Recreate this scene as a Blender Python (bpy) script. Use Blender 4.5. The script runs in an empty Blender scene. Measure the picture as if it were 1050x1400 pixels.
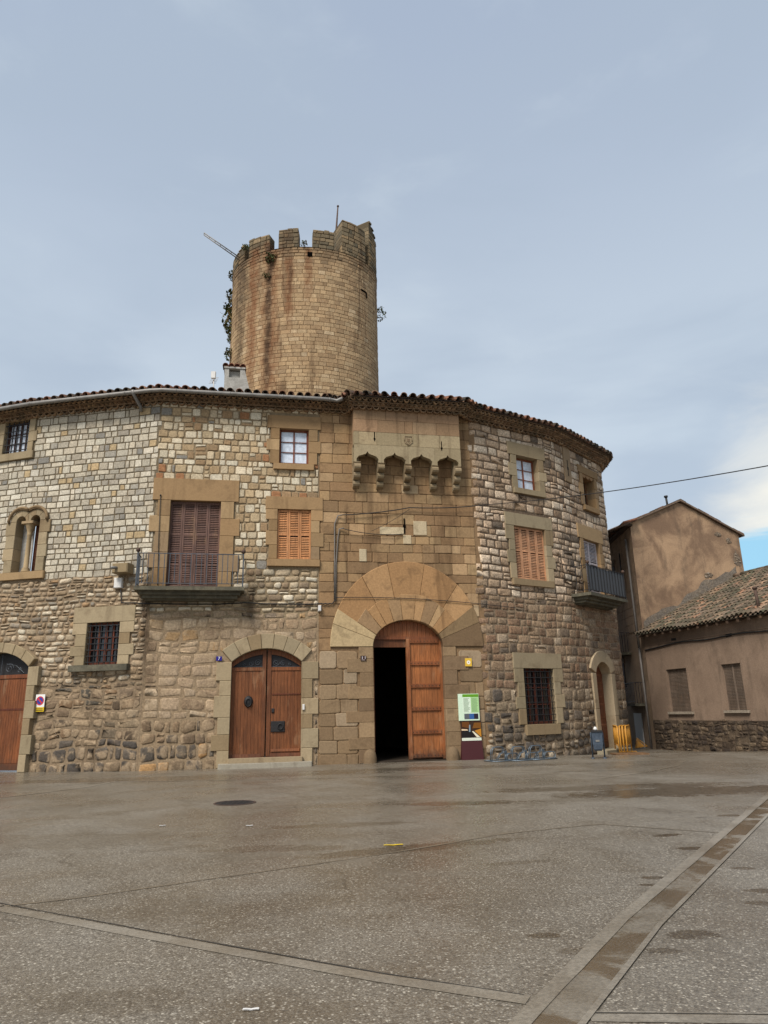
import bpy, math, random
from mathutils import Vector, Matrix
R = math.radians
rnd = random.Random(11)
sc = bpy.context.scene

# ---------------------------------------------------------------- camera
EYE = Vector((0.0, 0.0, 1.6)); FPX = 970.0; PITCH = R(15.72); ROLL = R(1.26)
cr, sr, cp, sp = math.cos(ROLL), math.sin(ROLL), math.cos(PITCH), math.sin(PITCH)
right0, up0, fwd0 = Vector((1, 0, 0)), Vector((0, -sp, cp)), Vector((0, cp, sp))
cx_, cy_ = right0 * cr - up0 * sr, right0 * sr + up0 * cr
cam = bpy.data.cameras.new('camera'); cam_o = bpy.data.objects.new('camera', cam)
sc.collection.objects.link(cam_o)
cam.sensor_fit = 'VERTICAL'; cam.sensor_height = 36.0; cam.lens = FPX / 1400 * 36
cam.clip_start = 0.05; cam.clip_end = 2000
cam_o.matrix_world = Matrix(((cx_.x, cy_.x, -fwd0.x, EYE.x), (cx_.y, cy_.y, -fwd0.y, EYE.y),
                             (cx_.z, cy_.z, -fwd0.z, EYE.z), (0, 0, 0, 1)))
sc.camera = cam_o

def ray(px, py):
    a, b = (px - 525) / FPX, (700 - py) / FPX
    return cx_ * a + cy_ * b + fwd0

def project(p):
    v = Vector(p) - EYE; d = v.dot(fwd0)
    return 525 + FPX * v.dot(cx_) / d, 700 - FPX * v.dot(cy_) / d

# ---------------------------------------------------------------- exposure, sky, sun
EXPO = 1.55
sc.view_settings.view_transform = 'Standard'; sc.view_settings.look = 'None'
sc.view_settings.exposure = EXPO; sc.view_settings.gamma = 1.0
SUN_DIR = Vector((-0.42, -0.70, 0.98)).normalized()
sun = bpy.data.lights.new('sun', 'SUN'); sun.energy = 1.5; sun.angle = R(22); sun.color = (1.0, 0.95, 0.88)
sun_o = bpy.data.objects.new('sun', sun); sc.collection.objects.link(sun_o)
sun_o.rotation_euler = SUN_DIR.to_track_quat('Z', 'Y').to_euler()

def srgb(c):
    return tuple(((v / 255) / 12.92 if v / 255 <= 0.04045 else ((v / 255 + 0.055) / 1.055) ** 2.4) for v in c)

class NT:
    """small node helper"""
    def __init__(s, tree):
        s.t = tree; s.n = tree.nodes; s.l = tree.links
    def new(s, typ, **kw):
        n = s.n.new(typ)
        for k, v in kw.items(): setattr(n, k, v)
        return n
    def put(s, sock, v):
        if isinstance(v, bpy.types.NodeSocket): s.l.new(v, sock)
        elif v is not None:
            try: sock.default_value = v
            except Exception: sock.default_value = tuple(v) + (1,)
    def math(s, op, a, b=None, c=None, clamp=False):
        n = s.new('ShaderNodeMath', operation=op, use_clamp=clamp)
        s.put(n.inputs[0], a); s.put(n.inputs[1], b)
        if c is not None: s.put(n.inputs[2], c)
        return n.outputs[0]
    def mix(s, f, a, b, typ='MIX'):
        n = s.new('ShaderNodeMix', data_type='RGBA', blend_type=typ)
        s.put(n.inputs[0], f); s.put(n.inputs[6], a); s.put(n.inputs[7], b)
        return n.outputs[2]
    def ramp(s, v, lo, hi, a=0.0, b=1.0):
        n = s.new('ShaderNodeMapRange', interpolation_type='SMOOTHSTEP')
        s.put(n.inputs[0], v); s.put(n.inputs[1], lo); s.put(n.inputs[2], hi); s.put(n.inputs[3], a); s.put(n.inputs[4], b)
        return n.outputs[0]
    def noise(s, vec, scale, detail=4, rough=0.55, dist=0.0):
        n = s.new('ShaderNodeTexNoise'); n.inputs['Scale'].default_value = scale
        n.inputs['Detail'].default_value = detail; n.inputs['Roughness'].default_value = rough
        n.inputs['Distortion'].default_value = dist
        if vec is not None: s.l.new(vec, n.inputs['Vector'])
        return n.outputs['Fac']
    def scale(s, vec, v):
        n = s.new('ShaderNodeVectorMath', operation='MULTIPLY'); s.l.new(vec, n.inputs[0]); n.inputs[1].default_value = v
        return n.outputs[0]

def make_world():
    w = bpy.data.worlds.new('World'); sc.world = w; w.use_nodes = True
    nt = NT(w.node_tree); nt.n.clear()
    K = 1.0 / (2 ** EXPO) / 0.1
    sky = nt.new('ShaderNodeTexSky', sky_type='NISHITA'); sky.sun_disc = False
    sky.sun_elevation = math.asin(SUN_DIR.z); sky.sun_rotation = math.atan2(SUN_DIR.x, SUN_DIR.y)
    tc = nt.new('ShaderNodeTexCoord'); d = tc.outputs['Generated']
    sep = nt.new('ShaderNodeSeparateXYZ'); nt.l.new(d, sep.inputs[0]); z = sep.outputs[2]
    def col(c): return tuple(v * K for v in srgb(c)) + (1,)
    base = nt.mix(nt.ramp(z, 0.22, 0.86), col((207, 219, 229)), col((170, 184, 204)))
    n1 = nt.noise(nt.scale(d, (1.0, 1.0, 2.6)), 1.7, 5, 0.5, 0.5)
    base = nt.mix(nt.math('MULTIPLY', nt.ramp(n1, 0.4, 0.66), 0.75), base, col((176, 190, 206)))
    n2 = nt.noise(nt.scale(d, (1.3, 1.3, 3.2)), 3.4, 6, 0.55, 0.3)
    base = nt.mix(nt.math('MULTIPLY', nt.ramp(n2, 0.5, 0.85), 0.5), base, col((210, 221, 230)))
    g = ray(1130, 690).normalized()
    dot = nt.new('ShaderNodeVectorMath', operation='DOT_PRODUCT'); nt.l.new(d, dot.inputs[0]); dot.inputs[1].default_value = g
    wob = nt.math('ADD', dot.outputs['Value'], nt.math('MULTIPLY', nt.math('SUBTRACT', n2, 0.5), 0.03))
    # a break in the clouds low on the right: bright warm cloud edge over a band of blue
    base = nt.mix(nt.ramp(wob, 0.986, 1.003, 0, 1), base, col((252, 247, 232)))
    band = nt.math('ADD', z, nt.math('MULTIPLY', nt.math('SUBTRACT', nt.noise(nt.scale(d, (1, 1, 7)), 5.0, 4), 0.5), 0.10))
    blue = nt.math('MULTIPLY', nt.ramp(band, 0.232, 0.205), nt.ramp(dot.outputs['Value'], 0.95, 0.985))
    base = nt.mix(blue, base, col((158, 212, 240)))
    fin = nt.mix(0.06, base, sky.outputs[0])
    bg = nt.new('ShaderNodeBackground'); nt.l.new(fin, bg.inputs[0]); bg.inputs[1].default_value = 0.1
    out = nt.new('ShaderNodeOutputWorld'); nt.l.new(bg.outputs[0], out.inputs[0])
make_world()

# ---------------------------------------------------------------- materials
def material(name):
    m = bpy.data.materials.new(name); m.use_nodes = True
    nt = NT(m.node_tree); p = nt.n['Principled BSDF']
    return m, nt, p
def coords(nt, scale=None):
    g = nt.new('ShaderNodeNewGeometry'); v = g.outputs['Position']
    return nt.scale(v, scale) if scale else v
def bump(nt, p, h, strength, dist):
    b = nt.new('ShaderNodeBump'); b.inputs['Strength'].default_value = strength; b.inputs['Distance'].default_value = dist
    nt.l.new(h, b.inputs['Height']); nt.l.new(b.outputs[0], p.inputs['Normal'])

def stone_mat(name, rough=0.9, var=0.35, streak=0.0, runs=(), grime=0.25, spk_k=0.35, smear=0.0, bstr=0.6, bdist=0.02, streak_col=(70, 48, 28), lich=0.0):
    m, nt, p = material(name)
    at = nt.new('ShaderNodeAttribute'); at.attribute_name = 'col'
    pos = coords(nt)
    c = at.outputs['Color']
    fine = nt.noise(pos, 16, 6, 0.7)
    c = nt.mix(1.0, c, nt.mix(nt.ramp(fine, 0.25, 0.75), (1 - var,) * 3, (1 + var * 0.8,) * 3), 'MULTIPLY')
    med = nt.noise(pos, 2.3, 5, 0.6, 0.4)
    c = nt.mix(nt.math('MULTIPLY', nt.ramp(med, 0.52, 0.72), grime), c, srgb((92, 72, 50)))
    spk = nt.noise(pos, 60, 2, 0.5)
    c = nt.mix(nt.ramp(spk, 0.62, 0.72, 0, spk_k), c, srgb((70, 58, 44)))
    if streak > 0:
        st = nt.noise(nt.scale(pos, (1.15, 1.15, 0.10)), 1.5, 5, 0.62, 0.6)
        zc = nt.new('ShaderNodeSeparateXYZ'); nt.l.new(pos, zc.inputs[0])
        c = nt.mix(nt.math('MULTIPLY', nt.ramp(st, 0.53, 0.68), streak), c, srgb(streak_col))
    for (x, w, zt, zb_, k, rc) in runs:   # dark weathering runs below leaks in the parapet
        px_ = nt.new('ShaderNodeSeparateXYZ'); nt.l.new(pos, px_.inputs[0])
        wob = nt.math('MULTIPLY', nt.math('SUBTRACT', nt.noise(nt.scale(pos, (1, 1, 0.5)), 1.8, 5, 0.6), 0.5), 1.1 * w + 0.3)
        dx = nt.math('ABSOLUTE', nt.math('ADD', nt.math('SUBTRACT', px_.outputs[0], x), wob))
        mk = nt.math('MULTIPLY', nt.ramp(dx, w, w * 0.15), nt.ramp(px_.outputs[2], zb_, zb_ + 2.5))
        mk = nt.math('MULTIPLY', nt.math('MULTIPLY', mk, nt.ramp(px_.outputs[2], zt + 0.3, zt - 0.2)), nt.ramp(nt.noise(pos, 3.2, 5, 0.7), 0.3, 0.6, 0.45, 1.0))
        c = nt.mix(nt.math('MULTIPLY', mk, k), c, srgb(rc))
    if smear > 0:   # remnants of old pointing spread over the stones
        sm_ = nt.noise(pos, 1.9, 7, 0.62, 0.8)
        c = nt.mix(nt.math('MULTIPLY', nt.ramp(sm_, 0.46, 0.58), smear), c, nt.mix(nt.ramp(fine, .3, .7), srgb((150, 128, 101)), srgb((178, 156, 127))))
    if lich > 0:
        li = nt.noise(pos, 5.5, 6, 0.7)
        c = nt.mix(nt.ramp(li, 0.6, 0.72, 0, lich), c, srgb((196, 190, 172)))
    gm = nt.new('ShaderNodeGamma'); nt.l.new(c, gm.inputs[0]); gm.inputs[1].default_value = 1.10
    hs = nt.new('ShaderNodeHueSaturation'); hs.inputs['Saturation'].default_value = 0.96; hs.inputs['Value'].default_value = 1.0; nt.l.new(gm.outputs[0], hs.inputs['Color']); c = hs.outputs[0]
    nt.l.new(c, p.inputs['Base Color']); p.inputs['Roughness'].default_value = rough
    p.inputs['Specular IOR Level'].default_value = 0.25
    h = nt.math('ADD', nt.math('MULTIPLY', fine, 0.7), nt.math('MULTIPLY', nt.noise(pos, 7, 4), 0.8))
    bump(nt, p, h, bstr, bdist)
    return m
M = {}
DK, RU = (62, 47, 32), (122, 78, 44)
TOWER_RUNS = [(-7.2, 1.9, 26.4, 21.0, 0.4, DK), (-4.5, 3.5, 26.6, 24.2, 0.35, DK), (-5.75, 0.75, 26.2, 9.0, 0.7, RU), (-5.85, 0.30, 26.0, 16.5, 0.8, DK), (-6.75, 0.42, 26.0, 17.0, 0.75, RU), (-7.5, 0.45, 26.0, 16.5, 0.6, DK), (-4.75, 0.36, 25.0, 20.0, 0.75, RU), (-3.75, 0.32, 25.6, 21.5, 0.65, RU), (-4.7, 0.2, 24.6, 22.0, 0.6, DK)]
WALL_RUNS = [(-7.75, 0.34, 5.9, 1.6, 0.75, DK), (-4.55, 0.26, 5.75, 2.9, 0.6, DK), (-9.3, 0.5, 3.0, -2.0, 0.3, DK)]
M['ashlar'] = stone_mat('weathered_stone', lich=0.15, var=0.3, runs=WALL_RUNS)
M['rubble'] = stone_mat('rubble_stone', var=0.5, grime=0.35, bstr=0.8, bdist=0.035, lich=0.22, runs=WALL_RUNS, smear=0.18)
M['sandstone'] = stone_mat('dressed_sandstone', var=0.10, grime=0.28, bstr=0.3, bdist=0.012, streak=0.3, spk_k=0.12)
M['gate'] = stone_mat('gate_sandstone', var=0.16, grime=0.4, bstr=0.45, bdist=0.018, streak=0.4, spk_k=0.15)
M['smear'] = stone_mat('mortar_smeared_rubble', var=0.35, grime=0.3, bstr=0.7, bdist=0.03, lich=0.1, smear=0.75, runs=WALL_RUNS)
M['tower'] = stone_mat('tower_stone', var=0.3, grime=0.22, bstr=0.5, bdist=0.02, streak=0.6, streak_col=(84, 60, 38), lich=0.2, runs=TOWER_RUNS)

def plaster_mat(name, a, b, dark, sc1=1.3, peel=0.0):
    m, nt, p = material(name); pos = coords(nt)
    n1 = nt.noise(pos, sc1, 6, 0.6, 0.5); n2 = nt.noise(nt.scale(pos, (1, 1, 0.25)), 2.2, 5, 0.65)
    c = nt.mix(nt.ramp(n1, 0.35, 0.65), srgb(a), srgb(b))
    c = nt.mix(nt.ramp(n2, 0.5, 0.75, 0, 0.6), c, srgb(dark))
    fine = nt.noise(pos, 22, 5, 0.7)
    c = nt.mix(1.0, c, nt.mix(nt.ramp(fine, 0.3, 0.7), (0.85,) * 3, (1.12,) * 3), 'MULTIPLY')
    if peel:
        pl = nt.noise(pos, 0.9, 7, 0.68)
        c = nt.mix(nt.ramp(pl, 0.66, 0.69, 0, peel), c, srgb((128, 116, 104)))
    nt.l.new(c, p.inputs['Base Color']); p.inputs['Roughness'].default_value = 0.92
    p.inputs['Specular IOR Level'].default_value = 0.2
    bump(nt, p, nt.math('ADD', n1, nt.math('MULTIPLY', fine, 0.5)), 0.5, 0.02)
    return m
M['plaster_gable'] = plaster_mat('old_brown_render', (172, 142, 112), (124, 100, 80), (84, 72, 62), 0.75, 0.7)
M['plaster_low'] = plaster_mat('tan_render', (138, 117, 99), (120, 101, 85), (90, 77, 65), 0.6)
M['plaster_street'] = plaster_mat('grey_brown_render', (166, 142, 118), (148, 126, 106), (116, 100, 86), 1.0)
M['concrete'] = plaster_mat('grey_concrete', (150, 146, 138), (128, 124, 116), (98, 94, 88), 3.0)
M['chimney'] = plaster_mat('limewashed_render', (176, 172, 164), (150, 146, 138), (96, 92, 86), 3.0)
M['slabstone'] = plaster_mat('mossy_stone_slab', (104, 98, 82), (84, 80, 68), (52, 50, 42), 4.0)

def attr_mat(name, rough=0.85, var=0.3, bs=0.4, sca=14, moss=0.0):
    m, nt, p = material(name)
    at = nt.new('ShaderNodeAttribute'); at.attribute_name = 'col'; pos = coords(nt)
    n = nt.noise(pos, sca, 5, 0.65)
    c = nt.mix(1.0, at.outputs['Color'], nt.mix(nt.ramp(n, 0.3, 0.7), (1 - var,) * 3, (1 + var,) * 3), 'MULTIPLY')
    if moss:
        c = nt.mix(nt.ramp(nt.noise(pos, 3.0, 6, 0.65), 0.48, 0.62, 0, moss), c, srgb((74, 70, 52)))
    nt.l.new(c, p.inputs['Base Color']); p.inputs['Roughness'].default_value = rough
    p.inputs['Specular IOR Level'].default_value = 0.25
    bump(nt, p, n, bs, 0.01)
    return m
M['tile'] = attr_mat('clay_roof_tile', 0.88, 0.35, 0.5, 18, 0.4)
M['paint'] = attr_mat('painted_surface', 0.55, 0.06, 0.05, 30)
M['leaf'] = attr_mat('leaves', 0.7, 0.3, 0.1, 20)

def wood_mat(name, rough=0.58, var=0.32, coat=0.0):
    m, nt, p = material(name)
    at = nt.new('ShaderNodeAttribute'); at.attribute_name = 'col'
    tc = nt.new('ShaderNodeTexCoord'); o = tc.outputs['Object']
    n = nt.noise(nt.scale(o, (14, 14, 0.9)), 2.4, 6, 0.65, 0.8)
    n2 = nt.noise(nt.scale(o, (1, 1, 0.5)), 1.6, 4, 0.6)
    c = nt.mix(1.0, at.outputs['Color'], nt.mix(nt.ramp(n, 0.3, 0.7), (1 - var,) * 3, (1 + var,) * 3), 'MULTIPLY')
    c = nt.mix(1.0, c, nt.mix(nt.ramp(n2, 0.3, 0.7), (0.78,) * 3, (1.15,) * 3), 'MULTIPLY')
    ps = coords(nt); zz = nt.new('ShaderNodeSeparateXYZ'); nt.l.new(ps, zz.inputs[0])
    dn = nt.math('ADD', zz.outputs[2], nt.math('MULTIPLY', nt.noise(ps, 6, 5, 0.65), 0.9))
    c = nt.mix(nt.ramp(dn, 0.95, 0.45, 0, 0.65), c, srgb((66, 50, 38)))   # splash dirt at the foot of doors
    c = nt.mix(nt.ramp(nt.noise(nt.scale(ps, (1, 1, 0.3)), 3.0, 6, 0.65), 0.55, 0.7, 0, 0.4), c, srgb((150, 118, 88)))   # sun-faded patches
    nt.l.new(c, p.inputs['Base Color']); p.inputs['Roughness'].default_value = rough
    p.inputs['Specular IOR Level'].default_value = 0.3
    bump(nt, p, n, 0.25, 0.004)
    return m
M['wood'] = wood_mat('varnished_wood')
M['oldwood'] = wood_mat('weathered_wood', 0.75, 0.3)

def simple(name, c, rough=0.6, metal=0.0, var=0.15, sca=12, spec=0.4):
    m, nt, p = material(name); pos = coords(nt)
    n = nt.noise(pos, sca, 5, 0.65)
    nt.l.new(nt.mix(1.0, srgb(c) + (1,), nt.mix(nt.ramp(n, 0.3, 0.7), (1 - var,) * 3, (1 + var,) * 3), 'MULTIPLY'), p.inputs['Base Color'])
    nt.l.new(nt.ramp(n, 0.2, 0.8, rough * 0.8, min(1, rough * 1.2)), p.inputs['Roughness'])
    p.inputs['Metallic'].default_value = metal; p.inputs['Specular IOR Level'].default_value = spec
    return m
M['iron'] = simple('black_iron', (44, 42, 42), 0.6, 0.3)
M['railing'] = simple('grey_painted_iron', (72, 77, 83), 0.55, 0.2, 0.25)
M['zinc'] = simple('zinc_gutter', (124, 120, 114), 0.5, 0.3, 0.2, 4)
M['screen'] = simple('grey_wire_screen', (84, 86, 88), 0.6, 0.2, 0.2, 20)
M['hole'] = simple('deep_shadowed_hole', (12, 10, 9), 1.0, 0, 0.1, 5, 0.0)
M['pipe'] = simple('dull_grey_pipe', (112, 106, 100), 0.65, 0.1, 0.2, 4)
M['glass'] = simple('dark_window_glass', (22, 26, 30), 0.08, 0, 0.1, 2, 0.7)
M['curtain'] = simple('curtained_glass', (205, 214, 226), 0.25, 0, 0.14, 9, 0.5)
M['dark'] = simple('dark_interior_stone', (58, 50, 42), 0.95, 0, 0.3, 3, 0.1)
M['black'] = simple('black_cable', (36, 34, 33), 0.7)
M['binblue'] = simple('blue_grey_steel', (70, 80, 92), 0.5, 0.3, 0.2)
M['rack'] = simple('galvanised_tube', (96, 106, 114), 0.45, 0.5, 0.25)
M['yellow'] = simple('yellow_paint', (190, 134, 50), 0.5, 0, 0.15, 8)
M['rust'] = simple('rusty_steel', (84, 66, 56), 0.8, 0.3, 0.3)
M['white'] = simple('white_paint', (206, 202, 196), 0.6, 0, 0.1, 8)

# ---------------------------------------------------------------- mesh builder
WORLD = {}
class MB:
    def __init__(s): s.v = []; s.f = []; s.c = []; s.s = []
    def add(s, vs, fs, col=(0.5, 0.5, 0.5), smooth=False):
        b = len(s.v); s.v.extend(tuple(v) for v in vs)
        for f in fs:
            s.f.append(tuple(b + i for i in f)); s.c.append(col); s.s.append(smooth)
    def box(s, x0, x1, y0, y1, z0, z1, col=(0.5,) * 3):
        s.add([(x0, y0, z0), (x1, y0, z0), (x1, y1, z0), (x0, y1, z0), (x0, y0, z1), (x1, y0, z1), (x1, y1, z1), (x0, y1, z1)],
              [(0, 3, 2, 1), (4, 5, 6, 7), (0, 1, 5, 4), (1, 2, 6, 5), (2, 3, 7, 6), (3, 0, 4, 7)], col)
    def block(s, poly, yf, yb, bev=0.012, col=(0.5,) * 3, gap=0.0):
        """prism of an (x, z) outline, front at yf (viewer side), back at yb, bevelled front edge"""
        n = len(poly); cx = sum(p[0] for p in poly) / n; cz = sum(p[1] for p in poly) / n
        if gap:
            ar = sum(poly[i][0] * poly[(i + 1) % n][1] - poly[(i + 1) % n][0] * poly[i][1] for i in range(n)); sg = 1 if ar > 0 else -1; q = []
            for i in range(n):
                a, b, c = poly[i - 1], poly[i], poly[(i + 1) % n]
                e1, e2 = Vector((b[0] - a[0], b[1] - a[1])).normalized(), Vector((c[0] - b[0], c[1] - b[1])).normalized()
                m = Vector((-e1.y, e1.x)) + Vector((-e2.y, e2.x)); L = m.length
                if L > 1e-3: m = m / L * min(2.0, 2 / L) * gap * sg
                q.append((b[0] + m.x, b[1] + m.y))
            poly = q
        vs = []
        for (x, z) in poly:
            dx, dz = x - cx, z - cz; L = math.hypot(dx, dz) or 1
            k = max(0.0, 1 - bev * 1.3 / L); vs.append((cx + dx * k, yf, cz + dz * k))
        vs += [(x, yf + bev, z) for x, z in poly] + [(x, yb, z) for x, z in poly]
        fs = [tuple(range(n))]
        for i in range(n):
            j = (i + 1) % n
            fs += [(i, n + i, n + j, j), (n + i, 2 * n + i, 2 * n + j, n + j)]
        fs.append(tuple(range(3 * n - 1, 2 * n - 1, -1)))
        s.add(vs, fs, col)
    def rect(s, x0, x1, z0, z1, yf, yb, bev=0.012, col=(0.5,) * 3):
        s.block([(x0, z0), (x1, z0), (x1, z1), (x0, z1)], yf, yb, bev, col)
    def tube(s, pts, r, n=6, col=(0.5,) * 3, closed=False, r2=None, cap=True):
        pts = [Vector(p) for p in pts]; N = len(pts); vs = []
        prev = None
        for i, p in enumerate(pts):
            a = pts[(i - 1) % N] if (i > 0 or closed) else p
            b = pts[(i + 1) % N] if (i < N - 1 or closed) else p
            t = (b - a).normalized()
            if prev is None:
                ref = Vector((0, 0, 1)) if abs(t.z) < 0.9 else Vector((1, 0, 0))
                e1 = t.cross(ref).normalized()
            else:
                e1 = (prev - t * prev.dot(t)).normalized()
            prev = e1; e2 = t.cross(e1)
            rr = r if r2 is None else r + (r2 - r) * i / max(1, N - 1)
            for k in range(n):
                an = 2 * math.pi * k / n
                vs.append(p + e1 * (rr * math.cos(an)) + e2 * (rr * math.sin(an)))
        fs = []
        for i in range(N if closed else N - 1):
            for k in range(n):
                a, b = i * n + k, i * n + (k + 1) % n
                c, d = ((i + 1) % N) * n + (k + 1) % n, ((i + 1) % N) * n + k
                fs.append((a, b, c, d))
        if not closed and cap: fs += [tuple(range(n - 1, -1, -1)), tuple(range((N - 1) * n, N * n))]
        s.add(vs, fs, col, n > 4)
    def lathe(s, c, prof, n=16, col=(0.5,) * 3, smooth=True):
        vs = []; fs = []; m = len(prof)
        for k in range(n):
            a = 2 * math.pi * k / n
            for r, z in prof: vs.append((c[0] + r * math.cos(a), c[1] + r * math.sin(a), c[2] + z))
        for k in range(n):
            for i in range(m - 1):
                a = k * m + i; b = ((k + 1) % n) * m + i
                fs.append((a, b, b + 1, a + 1))
        s.add(vs, fs, col, smooth)
    def ball(s, c, r, col=(0.5,) * 3, n=10):
        s.lathe(c, [(r * math.sin(math.pi * i / 6) + 1e-4, -r * math.cos(math.pi * i / 6)) for i in range(7)], n, col)
    def build(s, name, mat, parent=None, mw=None, kind=None):
        me = bpy.data.meshes.new(name)
        if mw is None and parent is not None and parent.type == 'MESH': mw = WORLD[parent.name]
        if mw is None: mw = Matrix.Identity(4)
        me.from_pydata(s.v, [], s.f); me.update()
        a = me.attributes.new('col', 'FLOAT_COLOR', 'FACE')
        flat = []
        for c in s.c: flat += [c[0], c[1], c[2], 1.0]
        a.data.foreach_set('color', flat)
        me.polygons.foreach_set('use_smooth', s.s)
        me.materials.append(mat if not isinstance(mat, str) else M[mat])
        o = bpy.data.objects.new(name, me); sc.collection.objects.link(o)
        WORLD[o.name] = mw
        if parent is not None:
            o.parent = parent; o.matrix_parent_inverse = WORLD[parent.name].inverted()
        o.matrix_basis = mw
        if kind: o['kind'] = kind
        return o

def thing(name, label, cat, loc, group=None, rz=0.0):
    o = bpy.data.objects.new(name, None); sc.collection.objects.link(o); o.empty_display_size = 0.3
    o.location = loc; o.rotation_euler = (0, 0, rz)
    WORLD[o.name] = Matrix.Translation(loc) @ Matrix.Rotation(rz, 4, 'Z')
    tag(o, label, cat, group); return o
def tag(o, label, cat, group=None):
    o['label'] = label; o['category'] = cat
    if group: o['group'] = group
    return o
def local(o): return WORLD[o.name].copy()

# ---------------------------------------------------------------- plan curves of walls
class Path:
    def __init__(s, pts):
        s.p = [Vector((x, y)) for x, y in pts]; s.cum = [0.0]; s.t = []
        for a, b in zip(s.p, s.p[1:]):
            s.cum.append(s.cum[-1] + (b - a).length); s.t.append((b - a).normalized())
        s.n = []
        for i in range(len(s.p)):
            ts = s.t[max(0, i - 1):i + 1] if 0 < i < len(s.p) - 1 else ([s.t[0]] if i == 0 else [s.t[-1]])
            t = sum(ts, Vector((0, 0))).normalized(); s.n.append(Vector((t.y, -t.x)))
        s.len = s.cum[-1]
    def seg(s, u):
        for i in range(len(s.t)):
            if u <= s.cum[i + 1] or i == len(s.t) - 1: return i
    def at(s, u, off=0.0):
        i = s.seg(u); L = s.cum[i + 1] - s.cum[i]; k = (u - s.cum[i]) / L
        p = s.p[i] + (s.p[i + 1] - s.p[i]) * k
        kk = min(1, max(0, k)); n = (s.n[i] * (1 - kk) + s.n[i + 1] * kk).normalized()
        return p + n * off
    def P(s, u, z, off=0.0):
        q = s.at(u, off); return (q.x, q.y, z)
    def frame(s, u, off=0.0):
        q = s.at(u, off); i = s.seg(u)
        a, b = s.at(u - 0.4), s.at(u + 0.4); t = (b - a).normalized()
        return Matrix(((t.x, -t.y, 0, q.x), (t.y, t.x, 0, q.y), (0, 0, 1, 0), (0, 0, 0, 1)))
    def hit(s, px, py, off=0.0):
        d = ray(px, py); best = None
        q = [p + n * off for p, n in zip(s.p, s.n)]
        for i, (a, b) in enumerate(zip(q, q[1:])):
            e = b - a; det = d.x * (-e.y) + e.x * d.y
            if abs(det) < 1e-9: continue
            w = a - Vector((EYE.x, EYE.y))
            t = (w.x * (-e.y) + e.x * w.y) / det; k = (d.x * w.y - d.y * w.x) / det
            if t > 0 and -1e-4 <= k <= 1.0001 and (best is None or t < best[0]):
                best = (t, s.cum[i] + k * (s.cum[i + 1] - s.cum[i]), EYE.z + t * d.z)
        if best is None: raise ValueError('no hit %s %s' % (px, py))
        return best[1], best[2]
    def box(s, x0, y0, x1, y1, off=0.0):
        xm, ym = (x0 + x1) / 2, (y0 + y1) / 2
        return s.hit(x0, ym, off)[0], s.hit(x1, ym, off)[0], s.hit(xm, y1, off)[1], s.hit(xm, y0, off)[1]

def sm(x, a, b):
    t = min(1, max(0, (x - a) / (b - a))); return t * t * (3 - 2 * t)
def gz(x, y):
    return -0.25 * sm(y, 24.5, 32) * sm(x, 2, 8)
def ground(px, py, dz=0.0):
    d = ray(px, py); z = 0.0
    for _ in range(6):
        t = (z + dz - EYE.z) / d.z; x, y = d.x * t, d.y * t; z = gz(x, y)
    return Vector((x, y, z + dz))

def jit(c, k):
    f = 1 + rnd.uniform(-k, k); g = rnd.uniform(-k, k) * 0.25
    return (max(0.004, c[0] * f * (1 + g)), max(0.004, c[1] * f), max(0.004, c[2] * f * (1 - g)))
def pick(pal, k=0.12):
    tot = sum(w for _, w in pal); r = rnd.uniform(0, tot)
    for c, w in pal:
        r -= w
        if r <= 0: return jit(srgb(c), k)
    return jit(srgb(pal[-1][0]), k)

# stones laid in courses on a plan curve; openings and dressed blocks are kept free
def ex_rect(u0, u1, z0, z1):
    return lambda z: (u0, u1) if z0 < z < z1 else None
def ex_arch(uc, zs, a, b):
    return lambda z: (uc - a * math.sqrt(1 - ((z - zs) / b) ** 2), uc + a * math.sqrt(1 - ((z - zs) / b) ** 2)) if zs <= z < zs + b else None

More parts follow.
